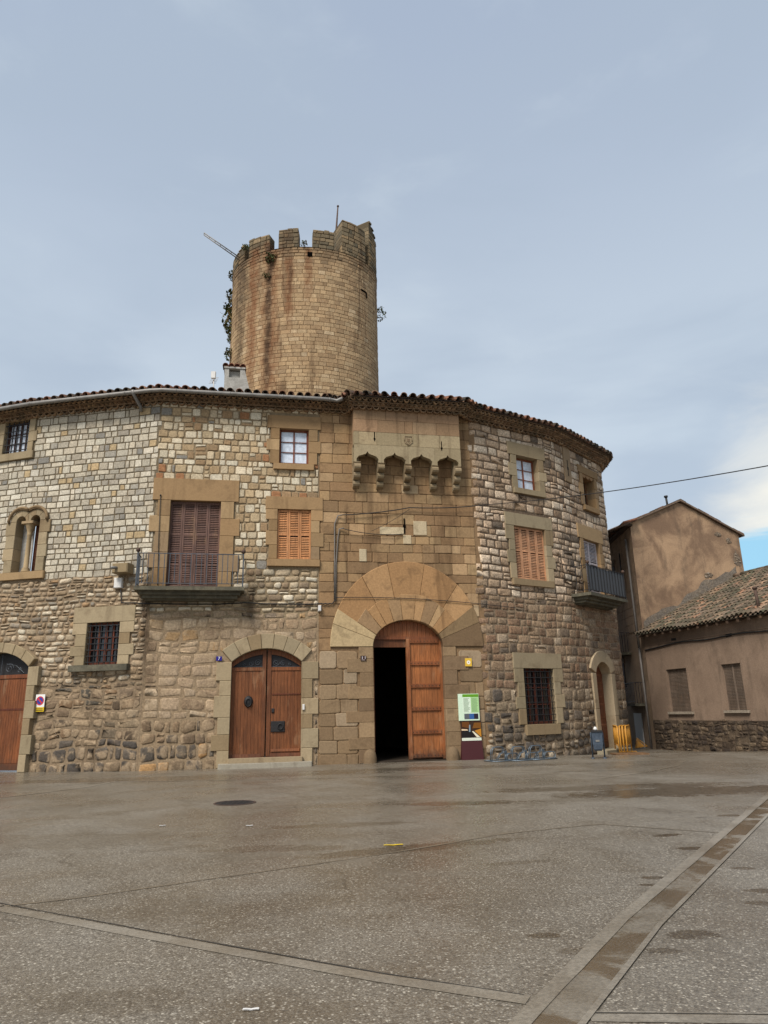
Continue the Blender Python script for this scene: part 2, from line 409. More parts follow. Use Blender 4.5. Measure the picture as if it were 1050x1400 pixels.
def stones(mb, path, ulo, uhi, z0, z1, hr, wr, gap, pal, excl=(), jt=0.01, rn=0.12, hgt=0.03, pil=0.0, wav=0.0, split=0.0,
           smooth=False, base=0.0, cj=0.12, skip=0.0, zfun=None):
    z = z0; row = 0
    ph = rnd.uniform(0, 9)
    while z < z1 - 0.05:
        h = rnd.uniform(*hr)
        if z1 - (z + h) < hr[0] * 0.6: h = z1 - z
        zm = z + h / 2
        a0 = ulo(zm, row) if callable(ulo) else ulo
        a1 = uhi(zm, row) if callable(uhi) else uhi
        bl = sorted([e(zm) for e in excl if e(zm)] + [(a1, a1 + 1)])
        cur = a0; free = []
        for b0, b1 in bl:
            if b0 > cur: free.append((cur, min(b0, a1)))
            cur = max(cur, b1)
        for f0, f1 in free:
            u = f0
            while f1 - u > 0.06:
                w = rnd.uniform(*wr)
                if rnd.random() < 0.18: w *= 0.6
                if f1 - (u + w) < wr[0] * 0.6: w = f1 - u
                if w > wr[1] * 1.35: w = w / 2
                parts = [(z, z + h)]
                if split and h > hr[0] * 1.1 and rnd.random() < split:
                    k = rnd.uniform(0.38, 0.62); parts = [(z, z + h * k), (z + h * k, z + h)]
                for za, zb in parts:
                    if rnd.random() < skip: continue
                    def wv(uu, zz): return zz + wav * math.sin(uu * 1.7 + ph + zz * 1.3) + wav * 0.6 * math.sin(uu * 4.1 + zz * 2.7)
                    c4 = [(u, za), (u + w, za), (u + w, zb), (u, zb)]
                    g = gap / 2; ww, hh = w - gap, zb - za - gap
                    if ww < 0.03 or hh < 0.03: continue
                    r = min(ww, hh) * rn * rnd.uniform(0.6, 1.4)
                    xs = (u + g, u + w - g); zs = (za + g, zb - g)
                    poly = [(xs[0] + r, zs[0]), (xs[1] - r, zs[0]), (xs[1], zs[0] + r), (xs[1], zs[1] - r),
                            (xs[1] - r, zs[1]), (xs[0] + r, zs[1]), (xs[0], zs[1] - r), (xs[0], zs[0] + r)]
                    poly = [(x + rnd.uniform(-jt, jt), wv(x, y) + rnd.uniform(-jt, jt)) for x, y in poly]
                    cx = sum(p[0] for p in poly) / 8; cz = sum(p[1] for p in poly) / 8
                    H = hgt * rnd.uniform(0.5, 1.3)
                    be = min(0.25, 0.02 / min(ww, hh) + (0.12 if pil else 0.03))
                    col = jit(pal(cx, cz), cj)
                    vs = [path.P(x, y, base - 0.015) for x, y in poly]
                    vs += [path.P(cx + (x - cx) * (1 - be * 0.4), cz + (y - cz) * (1 - be * 0.4), base + H * 0.75) for x, y in poly]
                    vs += [path.P(cx + (x - cx) * (1 - be * 1.6), cz + (y - cz) * (1 - be * 1.6), base + H + pil * rnd.uniform(0.3, 1.0)) for x, y in poly]
                    fs = []
                    for i in range(8):
                        j = (i + 1) % 8
                        fs += [(i, j, 8 + j, 8 + i), (8 + i, 8 + j, 16 + j, 16 + i)]
                    if pil:
                        vs.append(path.P(cx + rnd.uniform(-.2, .2) * ww, cz + rnd.uniform(-.2, .2) * hh, base + H + pil))
                        fs += [(16 + i, 16 + (i + 1) % 8, 24) for i in range(8)]
                    else: fs.append(tuple(range(16, 24)))
                    mb.add(vs, fs, col, smooth)
                u += w
        z += h; row += 1

def backing(mb, path, u0, u1, z0, z1, holes, colf, off=0.0, step=0.55):
    us = {u0, u1} | {c for c in path.cum if u0 < c < u1}; zs = {z0, z1}
    for a, b, c, d in holes:
        us |= {v for v in (a, b) if u0 < v < u1}; zs |= {v for v in (c, d) if z0 < v < z1}
    def fill(s):
        s = sorted(s); r = [s[0]]
        for v in s[1:]:
            n = max(1, math.ceil((v - r[-1]) / step)); a = r[-1]
            r += [a + (v - a) * (k + 1) / n for k in range(n)]
        return r
    us, zs = fill(us), fill(zs); idx = {}
    vs = []; fs = []
    def vid(i, j):
        if (i, j) not in idx: idx[(i, j)] = len(vs); vs.append(path.P(us[i], zs[j], off))
        return idx[(i, j)]
    b = len(mb.v); cols = []
    for i in range(len(us) - 1):
        for j in range(len(zs) - 1):
            um, zm = (us[i] + us[i + 1]) / 2, (zs[j] + zs[j + 1]) / 2
            if us[i + 1] - us[i] < 1e-6 or zs[j + 1] - zs[j] < 1e-6: continue
            if any(a < um < bb and c < zm < d for a, bb, c, d in holes): continue
            fs.append((vid(i, j), vid(i + 1, j), vid(i + 1, j + 1), vid(i, j + 1))); cols.append(colf(um, zm))
    mb.v.extend(vs)
    for f, c in zip(fs, cols):
        mb.f.append(tuple(b + k for k in f)); mb.c.append(c); mb.s.append(False)

# ---------------------------------------------------------------- ground
def pave_mat(name, wet=0.5, tint=1.0, agg=1.0, plain=False, spots=(), bed=False):
    m, nt, p = material(name); pos = coords(nt)
    big = nt.noise(pos, 0.16, 5, 0.55, 0.6); med = nt.noise(pos, 0.9, 5, 0.6, 0.5); fine = nt.noise(pos, 30, 4, 0.7)
    c = nt.mix(nt.ramp(big, 0.35, 0.65), tuple(v * tint for v in srgb((142, 134, 121))), tuple(v * tint for v in srgb((124, 115, 101))))
    c = nt.mix(nt.ramp(med, 0.42, 0.66, 0, 0.65), c, tuple(v * tint for v in srgb((106, 95, 79))))
    vo = nt.new('ShaderNodeTexVoronoi'); vo.inputs['Scale'].default_value = 70; nt.l.new(pos, vo.inputs['Vector'])
    sepc = nt.new('ShaderNodeSeparateColor'); nt.l.new(vo.outputs['Color'], sepc.inputs[0])
    if not plain:
        c = nt.mix(nt.math('MULTIPLY', nt.ramp(sepc.outputs[0], 0.80, 0.98), 0.75 * agg), c, srgb((196, 187, 170)))
        c = nt.mix(nt.math('MULTIPLY', nt.ramp(sepc.outputs[1], 0.62, 0.9), 0.6 * agg), c, srgb((78, 70, 60)))
        c = nt.mix(nt.ramp(vo.outputs['Distance'], 0.32, 0.62, 0, 0.5 * agg), c, srgb((84, 76, 65)))
        v2 = nt.new('ShaderNodeTexVoronoi'); v2.inputs['Scale'].default_value = 13; nt.l.new(pos, v2.inputs['Vector'])
        s2 = nt.new('ShaderNodeSeparateColor'); nt.l.new(v2.outputs['Color'], s2.inputs[0])
        dot = nt.math('MULTIPLY', nt.ramp(v2.outputs['Distance'], 0.22, 0.12), nt.ramp(s2.outputs[0], 0.86, 0.9))
        c = nt.mix(nt.math('MULTIPLY', dot, 0.4), c, srgb((198, 190, 176)))
        wv = nt.new('ShaderNodeVectorMath', operation='ADD'); nt.l.new(pos, wv.inputs[0])
        nz = nt.new('ShaderNodeTexNoise'); nz.inputs['Scale'].default_value = 0.8; nz.inputs['Detail'].default_value = 5; nt.l.new(pos, nz.inputs['Vector']); nt.l.new(nz.outputs['Color'], wv.inputs[1])
        ve = nt.new('ShaderNodeTexVoronoi', feature='DISTANCE_TO_EDGE'); ve.inputs['Scale'].default_value = 0.24; nt.l.new(wv.outputs[0], ve.inputs['Vector'])
        c = nt.mix(nt.math('MULTIPLY', nt.ramp(ve.outputs['Distance'], 0.0045, 0.0015), nt.ramp(med, 0.45, 0.6, 0.05, 0.4)), c, srgb((56, 49, 41)))
    c = nt.mix(1.0, c, nt.mix(nt.ramp(fine, 0.3, 0.7), (0.8,) * 3, (1.2,) * 3), 'MULTIPLY')
    wet_shade = None
    if bed:
        bn = nt.noise(pos, 1.6, 7, 0.65, 0.6); wet_shade = nt.ramp(bn, 0.42, 0.54)
        c = nt.mix(nt.math('MULTIPLY', wet_shade, 0.8), c, srgb((92, 77, 58)))
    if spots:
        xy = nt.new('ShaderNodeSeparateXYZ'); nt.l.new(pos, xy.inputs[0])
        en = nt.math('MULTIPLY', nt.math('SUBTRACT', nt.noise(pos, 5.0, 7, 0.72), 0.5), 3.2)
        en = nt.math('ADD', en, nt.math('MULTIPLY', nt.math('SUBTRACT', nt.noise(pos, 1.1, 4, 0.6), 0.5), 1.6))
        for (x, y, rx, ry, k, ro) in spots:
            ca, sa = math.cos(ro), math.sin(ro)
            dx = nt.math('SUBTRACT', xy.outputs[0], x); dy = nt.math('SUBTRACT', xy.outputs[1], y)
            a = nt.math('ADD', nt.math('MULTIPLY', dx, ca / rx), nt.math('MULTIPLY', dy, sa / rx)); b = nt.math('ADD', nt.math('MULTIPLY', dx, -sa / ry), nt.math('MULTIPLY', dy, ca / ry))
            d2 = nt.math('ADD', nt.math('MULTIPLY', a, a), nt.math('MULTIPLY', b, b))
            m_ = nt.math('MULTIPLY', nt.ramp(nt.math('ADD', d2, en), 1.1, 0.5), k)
            wet_shade = m_ if wet_shade is None else nt.math('MAXIMUM', wet_shade, m_)
        c = nt.mix(wet_shade, c, nt.mix(1.0, c, (0.42, 0.36, 0.28, 1), 'MULTIPLY'))
    gm = nt.new('ShaderNodeGamma'); nt.l.new(c, gm.inputs[0]); gm.inputs[1].default_value = 1.07; c = gm.outputs[0]
    nt.l.new(c, p.inputs['Base Color'])
    wm = nt.math('ADD', nt.math('MULTIPLY', big, 0.6), nt.math('MULTIPLY', nt.noise(pos, 0.5, 6, 0.62, 1.0), 0.6))
    r = nt.ramp(wm, 0.45, 0.75, 0.60 - 0.15 * wet, 0.32 - 0.14 * wet)
    if wet_shade is not None: r = nt.math('SUBTRACT', r, nt.math('MULTIPLY', wet_shade, 0.3), clamp=True)
    nt.l.new(r, p.inputs['Roughness'])
    p.inputs['Specular IOR Level'].default_value = 0.5
    h = nt.math('ADD', nt.math('MULTIPLY', nt.ramp(vo.outputs['Distance'], 0.6, 0.1), 0.5), nt.math('MULTIPLY', fine, 0.6))
    bump(nt, p, h, 0.45 if not plain else 0.2, 0.010)
    return m
SPOTS = []  # damp patches; those along the wall foot double as painted contact shadow
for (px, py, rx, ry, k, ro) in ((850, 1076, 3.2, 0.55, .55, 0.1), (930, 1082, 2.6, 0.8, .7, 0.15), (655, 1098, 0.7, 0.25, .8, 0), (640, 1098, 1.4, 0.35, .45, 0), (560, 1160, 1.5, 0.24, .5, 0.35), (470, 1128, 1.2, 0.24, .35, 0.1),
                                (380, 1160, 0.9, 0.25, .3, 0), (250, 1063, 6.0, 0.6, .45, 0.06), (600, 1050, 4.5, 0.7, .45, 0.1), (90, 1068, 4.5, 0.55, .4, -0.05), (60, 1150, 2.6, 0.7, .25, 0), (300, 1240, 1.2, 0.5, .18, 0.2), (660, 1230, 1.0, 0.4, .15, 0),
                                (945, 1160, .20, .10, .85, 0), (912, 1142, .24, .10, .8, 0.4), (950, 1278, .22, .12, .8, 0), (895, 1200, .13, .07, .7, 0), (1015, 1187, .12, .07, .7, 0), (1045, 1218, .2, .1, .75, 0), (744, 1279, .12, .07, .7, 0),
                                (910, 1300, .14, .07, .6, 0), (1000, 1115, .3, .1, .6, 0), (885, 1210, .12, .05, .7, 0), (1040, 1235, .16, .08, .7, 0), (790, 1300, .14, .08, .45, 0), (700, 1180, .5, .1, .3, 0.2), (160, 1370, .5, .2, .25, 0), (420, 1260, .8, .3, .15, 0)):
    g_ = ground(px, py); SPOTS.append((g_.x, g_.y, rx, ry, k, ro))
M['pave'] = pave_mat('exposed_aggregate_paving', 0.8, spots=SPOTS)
M['pavewet'] = pave_mat('wet_dark_paving', 1.0, 0.62, 0.6)
M['kerb'] = pave_mat('smooth_concrete_strip', 0.7, 1.0, 0, True)
M['channel'] = pave_mat('channel_concrete', 1.2, 0.9, 0, True, bed=True)

def build_ground():
    mb = MB()
    def axis(lo, hi, flo, fhi, st):
        a = [lo, lo * 0.5, lo * 0.25]; v = flo
        while v <= fhi: a.append(v); v += st
        return sorted(set(a + [hi * 0.25, hi * 0.5, hi]))
    xs = axis(-600, 600, -30, 30, 1.0); ys = axis(-300, 900, -12, 48, 1.0)
    vs = [(x, y, gz(x, y)) for y in ys for x in xs]; W = len(xs)
    fs = [(j * W + i, j * W + i + 1, (j + 1) * W + i + 1, (j + 1) * W + i) for j in range(len(ys) - 1) for i in range(W - 1)]
    mb.add(vs, fs, (0.1,) * 3, True)
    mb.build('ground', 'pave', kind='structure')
build_ground()

def sheet(name, pxpts, mat, dz):
    """flat polygon lying on the ground, its corners where the photo shows them"""
    ps = [ground(x, y, dz) for x, y in pxpts]
    mb = MB(); mb.add(ps, [tuple(range(len(ps)))][:1], (0.2,) * 3)
    bm_ = mb.build(name, mat, kind='structure')
    return bm_
def line_strip(name, pts, w, mat, dz, wob=0.0, seg=0.35):
    """a band of given width in metres along ground points"""
    g = []
    for a, b in zip(pts, pts[1:]):
        n = max(1, int((b - a).length / seg))
        g += [a + (b - a) * k / n for k in range(n)]
    g.append(pts[-1]); vs = []
    for i, p in enumerate(g):
        t = (g[min(i + 1, len(g) - 1)] - g[max(0, i - 1)]); t.z = 0; t.normalize(); nn = Vector((t.y, -t.x, 0))
        for s in (-1, 1):
            q = p + nn * (s * w / 2 * (1 + rnd.uniform(-wob, wob))); vs.append((q.x, q.y, gz(q.x, q.y) + dz))
    mb = MB(); mb.add(vs, [(2 * i, 2 * i + 1, 2 * i + 3, 2 * i + 2) for i in range(len(g) - 1)], (0.2,) * 3)
    return mb.build(name, mat, kind='structure')
def blob(name, px, py, rx, ry, mat, dz, n=26, rough=0.3, rot=0.0):
    c = ground(px, py); ph = [rnd.uniform(0, 6.28) for _ in range(4)]
    vs = []
    for k in range(n):
        a = 2 * math.pi * k / n
        f = 1 + rough * (math.sin(2 * a + ph[0]) * .4 + math.sin(3 * a + ph[1]) * .35 + math.sin(5 * a + ph[2]) * .3 + math.sin(8 * a + ph[3]) * .2)
        x, y = rx * f * math.cos(a), ry * f * math.sin(a)
        X, Y = c.x + x * math.cos(rot) - y * math.sin(rot), c.y + x * math.sin(rot) + y * math.cos(rot)
        vs.append((X, Y, gz(X, Y) + dz))
    mb = MB(); mb.add(vs, [tuple(range(n))], (0.2,) * 3)
    return mb.build(name, mat, kind='structure')
def wet_mat(name, c, rough):
    m, nt, p = material(name); pos = coords(nt)
    n = nt.noise(pos, 2.2, 6, 0.6, 0.6); f = nt.noise(pos, 25, 4, 0.6)
    nt.l.new(nt.mix(nt.ramp(n, 0.35, 0.65), srgb(c), tuple(v * 0.7 for v in srgb(c))), p.inputs['Base Color'])
    nt.l.new(nt.ramp(n, 0.3, 0.7, rough, rough + 0.22), p.inputs['Roughness'])
    bump(nt, p, f, 0.15, 0.004)
    return m
M['mud'] = wet_mat('muddy_wet_film', (100, 88, 71), 0.14)
M['damp'] = wet_mat('damp_paving_film', (118, 106, 89), 0.30)
M['joint'] = simple('dark_joint', (50, 45, 38), 0.8)

def build_pavement():
    G = ground
    # drainage channel on the right: two concrete borders and a wet bed between them
    L = [G(1050, 1100) + (G(1050, 1100) - G(874, 1262)) * 1.5, G(1050, 1100), G(874, 1262), G(760, 1392), G(716, 1446)]
    for off, w, mt, dz, nm in ((0, 0.30, 'channel', 0.006, 'drainage_channel'), (-0.14, 0.11, 'kerb', 0.010, 'channel_border'), (0.15, 0.04, 'kerb', 0.010, 'channel_border')):
        pts = []
        for i, p in enumerate(L):
            t = (L[min(i + 1, 4)] - L[max(0, i - 1)]).normalized(); nn = Vector((t.y, -t.x, 0)); pts.append(p + nn * -off)
        line_strip(nm, pts, w, mt, dz, 0.05 if 'border' in nm else 0.0)
    # pale concrete strips crossing the foreground
    line_strip('concrete_strip', [G(-60, 1228), G(8, 1244), G(310, 1300), G(520, 1338), G(722, 1368)], 0.13, 'kerb', 0.004)
    line_strip('concrete_strip', [G(806, 1390), G(1110, 1394)], 0.14, 'kerb', 0.004)
    for y0 in (0,):
        line_strip('paving_joint', [G(-60, 1222), G(8, 1237), G(310, 1293), G(520, 1331), G(716, 1361)], 0.016, 'joint', 0.005, 0.5)
        line_strip('paving_joint', [G(806, 1386), G(1110, 1389)], 0.014, 'joint', 0.006, 0.5)
    line_strip('paving_seam', [G(0, 1240), G(120, 1226), G(330, 1196), G(525, 1168), G(690, 1140), G(820, 1127), G(1000, 1140)], 0.035, 'damp', 0.004, 0.7)
    line_strip('paving_seam', [G(-20, 1080), G(160, 1069), G(300, 1067), G(470, 1063), G(700, 1056), G(850, 1053)], 0.10, 'kerb', 0.004, 0.3)
    line_strip('paving_seam', [G(0, 1091), G(120, 1076), G(160, 1068)], 0.12, 'kerb', 0.005, 0.4)
    line_strip('paving_seam', [G(935, 1040), G(925, 1047), G(880, 1056), G(820, 1064)], 0.14, 'kerb', 0.005, 0.3)
build_pavement()

# ---------------------------------------------------------------- the castle building
def pxd(px, D, py=1040):
    d = ray(px, py); return (d.x / d.y * D, D)
PL, PK, PA, PB = pxd(0, 24.0), pxd(188, 23.1), pxd(440, 24.15), pxd(675, 25.3)
WALL = Path([(-36, 36), (-26, 29.5), (-18.5, 25.8), PL, PK, PA, PB, (6.5, 27.15), (6.95, 27.48), (7.35, 27.9), (9.90, 30.68), (10.05, 31.1), (10.1, 33), (9.2, 37), (7.0, 43)])
H = 12.2
uK, uA, uB = WALL.cum[4], WALL.cum[5], WALL.cum[6]
uL = WALL.cum[2]; uC = WALL.cum[9]; uE = WALL.cum[11]
gate_u, _ = WALL.hit(559, 1000)
base_p = WALL.at(gate_u)
castle = thing('castle_building', 'curved stone castle front with a tall arched gate, balconies and a tiled eave', 'castle',
               (base_p.x, base_p.y, 0))
HOLES = []; EX = []; JOBS = []
SAND = [((164, 134, 96), 4), ((156, 128, 92), 3), ((148, 120, 84), 2), ((172, 144, 106), 2), ((150, 126, 96), 2)]
SANDG = [((158, 142, 114), 3), ((150, 134, 106), 3), ((166, 148, 118), 2), ((146, 126, 96), 2)]

def arc_fn(a, rise, zs):
    """left-to-right arch curve of half width a and rise above zs"""
    if rise < a * 0.7:
        Rr = (a * a + rise * rise) / (2 * rise); t0 = math.asin(a / Rr); zc = zs + rise - Rr
        def f(s, e=0.0):
            t = -t0 + 2 * t0 * s; return ((Rr + e) * math.sin(t), zc + (Rr + e) * math.cos(t))
    else:
        def f(s, e=0.0):
            t = math.pi * (1 - s); return ((a + e) * math.cos(t), zs + (rise + e) * math.sin(t))
    return f
def jambs(mb, xs, z0, z1, n, wid, yf, yb, pal, side, alt=0.3, bev=0.012):
    """courses of dressed stone beside an opening; side -1 left, +1 right"""
    z = z0; hs = [rnd.uniform(0.8, 1.2) for _ in range(n)]; t = sum(hs)
    for i, h in enumerate(hs):
        hh = (z1 - z0) * h / t; w = wid * (1 + (alt if i % 2 else -alt * 0.4)) * rnd.uniform(0.92, 1.08)
        a, b = (xs, xs + side * w) if side > 0 else (xs - w, xs)
        mb.rect(a, b, z + 0.003, z + hh - 0.003, yf, yb, bev, pick(pal, 0.07)); z += hh
def add_hole(uc, x0, x1, z0, z1): HOLES.append((uc + x0, uc + x1, z0, z1))

def rect_opening(px, lintel=0.45, jw=0.3, sill=0.22, sillw=0.12, n=4, depth=0.38, pal=SAND, name='window', yf=-0.06, alt=0.3, sillcol=None, sillout=0.06, lw=0.1, to_ground=False):
    u0, u1, z0, z1 = WALL.box(*px); uc = (u0 + u1) / 2; w = (u1 - u0) / 2
    if to_ground: z0 = 0.0
    F = WALL.frame(uc); mb = MB()
    jambs(mb, -w, z0, z1, n, jw, yf, depth, pal, -1, alt); jambs(mb, w, z0, z1, n, jw, yf, depth, pal, 1, alt)
    mb.rect(-w - jw - lw, w + jw + lw, z1 + 0.003, z1 + lintel, yf - 0.005, depth, 0.014, pick(pal, 0.06))
    HOLES.append((uc - w - 0.04, uc + w + 0.04, z0 - 0.03, z1 + 0.04))
    EX.append(ex_rect(uc - w - jw, uc + w + jw, z0 - 0.02, z1 + lintel))
    o = mb.build(name, 'sandstone', castle, F)
    if sill:
        s = MB(); c = srgb(sillcol) if sillcol else pick(pal, 0.05)
        s.rect(-w - sillw, w + sillw, z0 - sill, z0 - 0.003, yf - sillout, depth, 0.02, c)
        s.build('sill', 'sandstone' if not sillcol else 'slabstone', o)
        EX.append(ex_rect(uc - w - sillw, uc + w + sillw, z0 - sill, z0))
    return o, F, uc, w, z0, z1

def grille(parent, w, z0, z1, y, nv, nh, r=0.011):
    mb = MB()
    for i in range(nv):
        x = -w + 2 * w * (i + 0.5) / nv; mb.box(x - r, x + r, y - r, y + r, z0, z1)
    for j in range(nh):
        z = z0 + (z1 - z0) * (j + 0.5) / nh; mb.box(-w, w, y - r * 0.8 - 0.02, y + r * 0.8 - 0.02, z - r, z + r)
    return mb.build('grille', 'iron', parent)
def sash(parent, w, z0, z1, y, nx, nz, pane='curtain', col=(96, 58, 40), mw=0.055, leaf=True):
    c = srgb(col); fr = MB()
    fr.rect(-w, -w + 0.07, z0, z1, y, y + 0.07, 0.006, c); fr.rect(w - 0.07, w, z0, z1, y, y + 0.07, 0.006, c)
    fr.rect(-w + 0.07, w - 0.07, z1 - 0.07, z1, y, y + 0.07, 0.006, c); fr.rect(-w + 0.07, w - 0.07, z0, z0 + 0.09, y, y + 0.07, 0.006, c)
    a, b = -w + 0.07, w - 0.07
    for i in range(1, nx):
        x = a + (b - a) * i / nx; m2 = mw if (leaf and i * 2 == nx) else mw * 0.55
        fr.rect(x - m2 / 2, x + m2 / 2, z0 + 0.09, z1 - 0.07, y + 0.004, y + 0.06, 0.004, c)
    for j in range(1, nz):
        z = z0 + 0.09 + (z1 - z0 - 0.16) * j / nz
        fr.rect(a, b, z - mw * 0.22, z + mw * 0.22, y + 0.008, y + 0.055, 0.004, c)
    fo = fr.build('frame', 'oldwood', parent)
    g = MB(); g.box(-w + 0.02, w - 0.02, y + 0.045, y + 0.06, z0 + 0.02, z1 - 0.02); g.build('pane', pane, parent)
    k = MB(); k.box(-w - 0.3, w + 0.3, y + 0.3, y + 0.34, z0 - 0.3, z1 + 0.3)
    return fo
def louvre_panel(mb, x0, x1, z0, z1, y, col, rails=(0.0, 0.5, 1.0), pitch=0.062, open_=()):
    st = 0.055; c = srgb(col)
    mb.rect(x0, x0 + st, z0, z1, y, y + 0.045, 0.004, jit(c, 0.06)); mb.rect(x1 - st, x1, z0, z1, y, y + 0.045, 0.004, jit(c, 0.06))
    zs = [z0 + (z1 - z0) * r for r in rails]
    for r in zs:
        a = min(max(r - 0.04, z0), z1 - 0.08); mb.rect(x0 + st, x1 - st, a, a + 0.08, y, y + 0.045, 0.004, jit(c, 0.06))
    z = z0 + 0.09
    while z < z1 - 0.09:
        if all(abs(z - r) > 0.06 for r in zs):
            mb.add([(x0 + st, y + 0.004, z - 0.022), (x1 - st, y + 0.004, z - 0.022), (x1 - st, y + 0.040, z + 0.030), (x0 + st, y + 0.040, z + 0.030),
                    (x0 + st, y + 0.004, z - 0.030), (x1 - st, y + 0.004, z - 0.030), (x1 - st, y + 0.040, z + 0.022), (x0 + st, y + 0.040, z + 0.022)],
                   [(0, 1, 2, 3), (7, 6, 5, 4), (0, 4, 5, 1), (2, 6, 7, 3)], jit(c, 0.16))
        z += pitch
def shutters(parent, w, z0, z1, y, n, col, rails=(0, 0.5, 1), dark=True):
    for i in range(n):
        mb = MB(); a = -w + 2 * w * i / n; louvre_panel(mb, a + 0.004, a + 2 * w / n - 0.004, z0 + 0.01, z1 - 0.01, y + 0.004 * (i % 2), col, rails)
        mb.build('shutter', 'oldwood', parent)
    k = MB(); k.box(-w, w, y + 0.09, y + 0.11, z0, z1); k.build('pane', 'glass', parent)
def boards(mb, x0, x1, z0, ztop, y, col, bw=0.115, th=0.05):
    n = max(1, round((x1 - x0) / bw)); c = srgb(col)
    for i in range(n):
        a = x0 + (x1 - x0) * i / n; b = x0 + (x1 - x0) * (i + 1) / n
        mb.block([(a + .003, z0), (b - .003, z0), (b - .003, ztop(b)), ((a + b) / 2, ztop((a + b) / 2)), (a + .003, ztop(a))], y, y + th, 0.007, jit(c, 0.10))
    mb.box(x0, x1, y + th * 0.6, y + th, z0, min(ztop(x0), ztop(x1)), tuple(v * 0.5 for v in c))

def scroll(mb, cx, cz, r, y, turns=1.6, dirn=1, start=0.0, rad=0.011):
    pts = []
    for k in range(30):
        t = k / 29; a = start + dirn * turns * 2 * math.pi * t; rr = r * (1 - 0.85 * t)
        pts.append((cx + rr * math.cos(a), y, cz + rr * math.sin(a)))
    mb.tube(pts, rad, 4)

# --- barred window high on the left
o, F, uc, w, z0, z1 = rect_opening((7, 577, 40, 620), 0.30, 0.30, 0.28, 0.34, 3, pal=SANDG)
sash(o, w, z0, z1, 0.16, 4, 3, 'curtain', (70, 44, 36)); grille(o, w, z0, z1, 0.02, 5, 5, 0.014)
# --- lower barred window with mossy sill
o, F, uc, w, z0, z1 = rect_opening((118, 851, 163, 909), 0.52, 0.42, 0.20, 0.45, 4, pal=SANDG, sillcol=(74, 72, 56), sillout=0.16)
sash(o, w, z0, z1, 0.16, 4, 3, 'glass', (110, 60, 44), 0.09); grille(o, w, z0, z1, 0.02, 6, 7, 0.012)
# --- six-paned window under the eave
o, F, uc, w, z0, z1 = rect_opening((382, 587, 422, 635), 0.50, 0.34, 0.22, 0.20, 3, pal=SAND)
sash(o, w, z0, z1, 0.10, 2, 3, 'curtain', (112, 62, 42), 0.05)
# --- orange louvred shutters
o, F, uc, w, z0, z1 = rect_opening((379, 697, 425, 765), 0.46, 0.32, 0.25, 0.32, 4, pal=SAND)
shutters(o, w, z0, z1, 0.02, 3, (184, 128, 84))
# --- right window with white panes
o, F, uc, w, z0, z1 = rect_opening((706, 626, 735, 670), 0.52, 0.32, 0.22, 0.26, 3, pal=SANDG, depth=0.6)
sash(o, w, z0, z1, 0.22, 2, 3, 'curtain', (120, 66, 42), 0.05)
# --- right shutters
o, F, uc, w, z0, z1 = rect_opening((704, 722, 746, 793), 0.50, 0.32, 0.24, 0.26, 4, pal=SANDG)
shutters(o, w, z0, z1, 0.06, 4, (190, 140, 104), (0, 0.55, 1))
# --- big barred window low on the right
o, F, uc, w, z0, z1 = rect_opening((717, 914, 758, 990), 0.55, 0.36, 0.36, 0.10, 4, pal=SANDG, depth=0.5)
sash(o, w, z0, z1, 0.20, 4, 3, 'glass', (96, 52, 38), 0.09); grille(o, w, z0, z1, 0.02, 6, 9, 0.013)
# --- small window high on the rounded end, scalloped head
o, F, uc, w, z0, z1 = rect_opening((797, 652, 812, 693), 0.34, 0.28, 0.22, 0.16, 3, pal=SAND, depth=0.6)
sash(o, w, z0, z1, 0.34, 2, 2, 'glass', (120, 84, 56))
mb = MB()
for k in (-1, 0, 1): mb.block([(k * w * 0.62 + w * 0.34 * math.cos(a * math.pi / 8), z1 + 0.02 - w * 0.34 * math.sin(a * math.pi / 8)) for a in range(9)][::-1], -0.03, 0.3, 0.01, srgb((150, 118, 84)))
mb.build('carved_head', 'sandstone', o)

